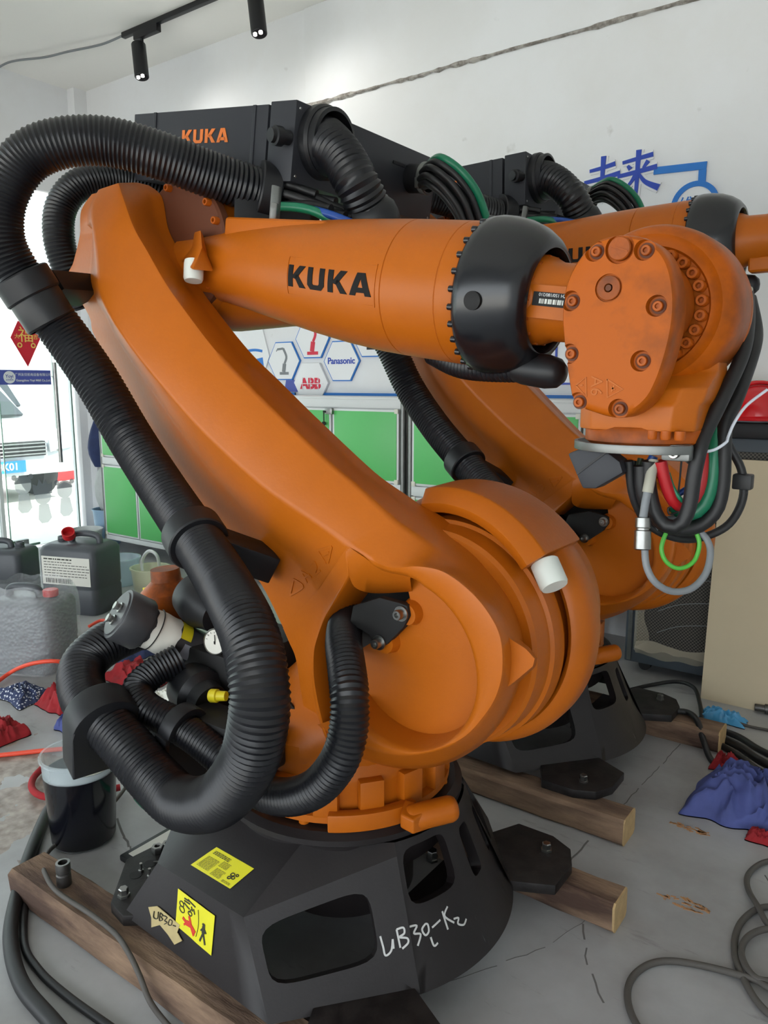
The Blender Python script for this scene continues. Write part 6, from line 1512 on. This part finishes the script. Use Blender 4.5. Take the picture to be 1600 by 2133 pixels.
for k in range(5):
    z = .28 + .11*k; pts = [(-.2,-.2135,z-.05),(-.1,-.2135,z+.0),(.05,-.2135,z+.03),(.2,-.2135,z+.035)]
    obj('scratch', MB().tube(resample(cr(pts,6), n=20), .0016, 5), M['grey'], cs)
ply = MB().loft([[V(-.795,3.60,0),V(.50,3.60,0),V(.50,3.615,0),V(-.795,3.615,0)],[V(-.795,3.685,1.11),V(.50,3.685,1.11),V(.50,3.70,1.11),V(-.795,3.70,1.11)]])
tag(obj('plywood_sheet', ply, M['ply']), 'pale plywood sheet leaning against the mesh case', 'plywood')
def helmet(p, m, label, rz=0):
    h = empty('safety_helmet', p, label, 'helmet', 'safety helmets on the case'); h.rotation_euler = (0,0,rz)
    sh = MB(); rows = []
    for i in range(12):
        a = PI/2*i/11; rows.append([V(.125*math.cos(a)*math.cos(t)*1.12, .125*math.cos(a)*math.sin(t), .02+.15*math.sin(a)) for t in [2*PI*j/36 for j in range(36)]])
    sh.loft(rows)
    obj('shell', sh, m, h, ang=60)
    obj('brim', MB().lathe([(.12,.02),(.152,.008),(.154,.014),(.12,.03)], (0,0,0), (0,0,1), 36, False, False), m, h, ang=60)
    for k in (-1,0,1): obj('ridge', MB().tube(resample(cr([V(.135*math.cos(a), .03*k, .03+.148*math.sin(a)) for a in [PI*j/10 for j in range(1,10)]],3), n=24), .008, 8), m, h)
    obj('head_band', MB().lathe([(.11,-.0),(.112,.02),(.105,.02)], (0,0,0), (0,0,1), 30, False, False), M['grey'], h)
helmet((-.70,3.87,1.272), M['helmet_red'], 'red safety helmet lying on the black case', .4)
helmet((-.93,4.09,1.272), M['helmet_yellow'], 'yellow safety helmet left behind the red one', -.3)
helmet((-.39,3.90,1.272), M['helmet_yellow'], 'yellow safety helmet at the picture edge right of the red one', 1.2)
fp = (-0.523,3.5911,0); ft = empty('pipe_fitting', (fp[0],fp[1],.022), 'brass pipe fitting on the floor by the plywood', 'fitting')
obj('fitting_body', MB().lathe([(.014,-.04),(.016,-.038),(.016,.0),(.022,.001),(.022,.02),(.016,.021),(.015,.045),(.011,.045)], (0,0,0), (1,.2,0), 12), M['dsteel'], ft)
# white carton standing between the robots
ct = empty('white_carton', (-2.62,3.42,0), 'white plastic packet showing above the near robot joint housing', 'carton')
obj('carton_body', MB().loft([[V(-.2,-.15,0),V(.2,-.15,0),V(.2,.15,0),V(-.2,.15,0)],[V(-.2,-.15,.62),V(.2,-.15,.70),V(.2,.15,.70),V(-.2,.15,.62)],[V(-.1,-.13,.68),V(.19,-.13,.76),V(.19,.13,.76),V(-.1,.13,.68)]]), mat('creamy_packet', (216,208,188), .7), ct, bevel=.01)
# stains: sawdust and scraps on the floor
def scrap(p, rx, ry, m, label, seed, name='wood_shavings'):
    r = random.Random(seed); mb = MB()
    for k in range(40):
        a = r.random()*2*PI; q = math.sqrt(r.random()); x, y = rx*q*math.cos(a), ry*q*math.sin(a); l = r.uniform(.006,.022); t = r.uniform(-.5,.5)
        mb.box((x,y,.001), (l,.004,.0016), ((math.cos(t),math.sin(t),0),(-math.sin(t),math.cos(t),0),(0,0,1)))
    o = tag(obj(name, mb, m), label, 'shavings'); o['kind'] = 'stuff'; o.location = (p[0],p[1],0)
M['shav'] = mat('wood_shavings', (178,132,92), .9)
scrap((-0.4627,2.0765,0), .07,.025, M['shav'], 'pale wood shavings scattered beside the near beam end', 1)
scrap((-0.5445,2.4692,0), .06,.018, M['shav'], 'brownish wood shavings on the floor in the middle right', 2)
# drip tray by the bucket
tr_ = empty('tool_tray', (-1.80,1.36,0), 'black framed tray lying behind the oil bucket', 'tray')
obj('tray_frame', MB().bx(-.12,.12,-.10,.10,0,.02), M['black'], tr_, bevel=.006); obj('tray_inset', MB().bx(-.10,.10,-.08,.08,.019,.022), M['paper'], tr_)
tag(cable('green_hose_end', [(-2.0071,1.3948,0.12),(-1.9049,1.3563,0.14),(-1.8521,1.361,0.14),(-1.834,1.382,0.12)], .012, M['green'], None), 'short green hose under the big black hose loop', 'hose')
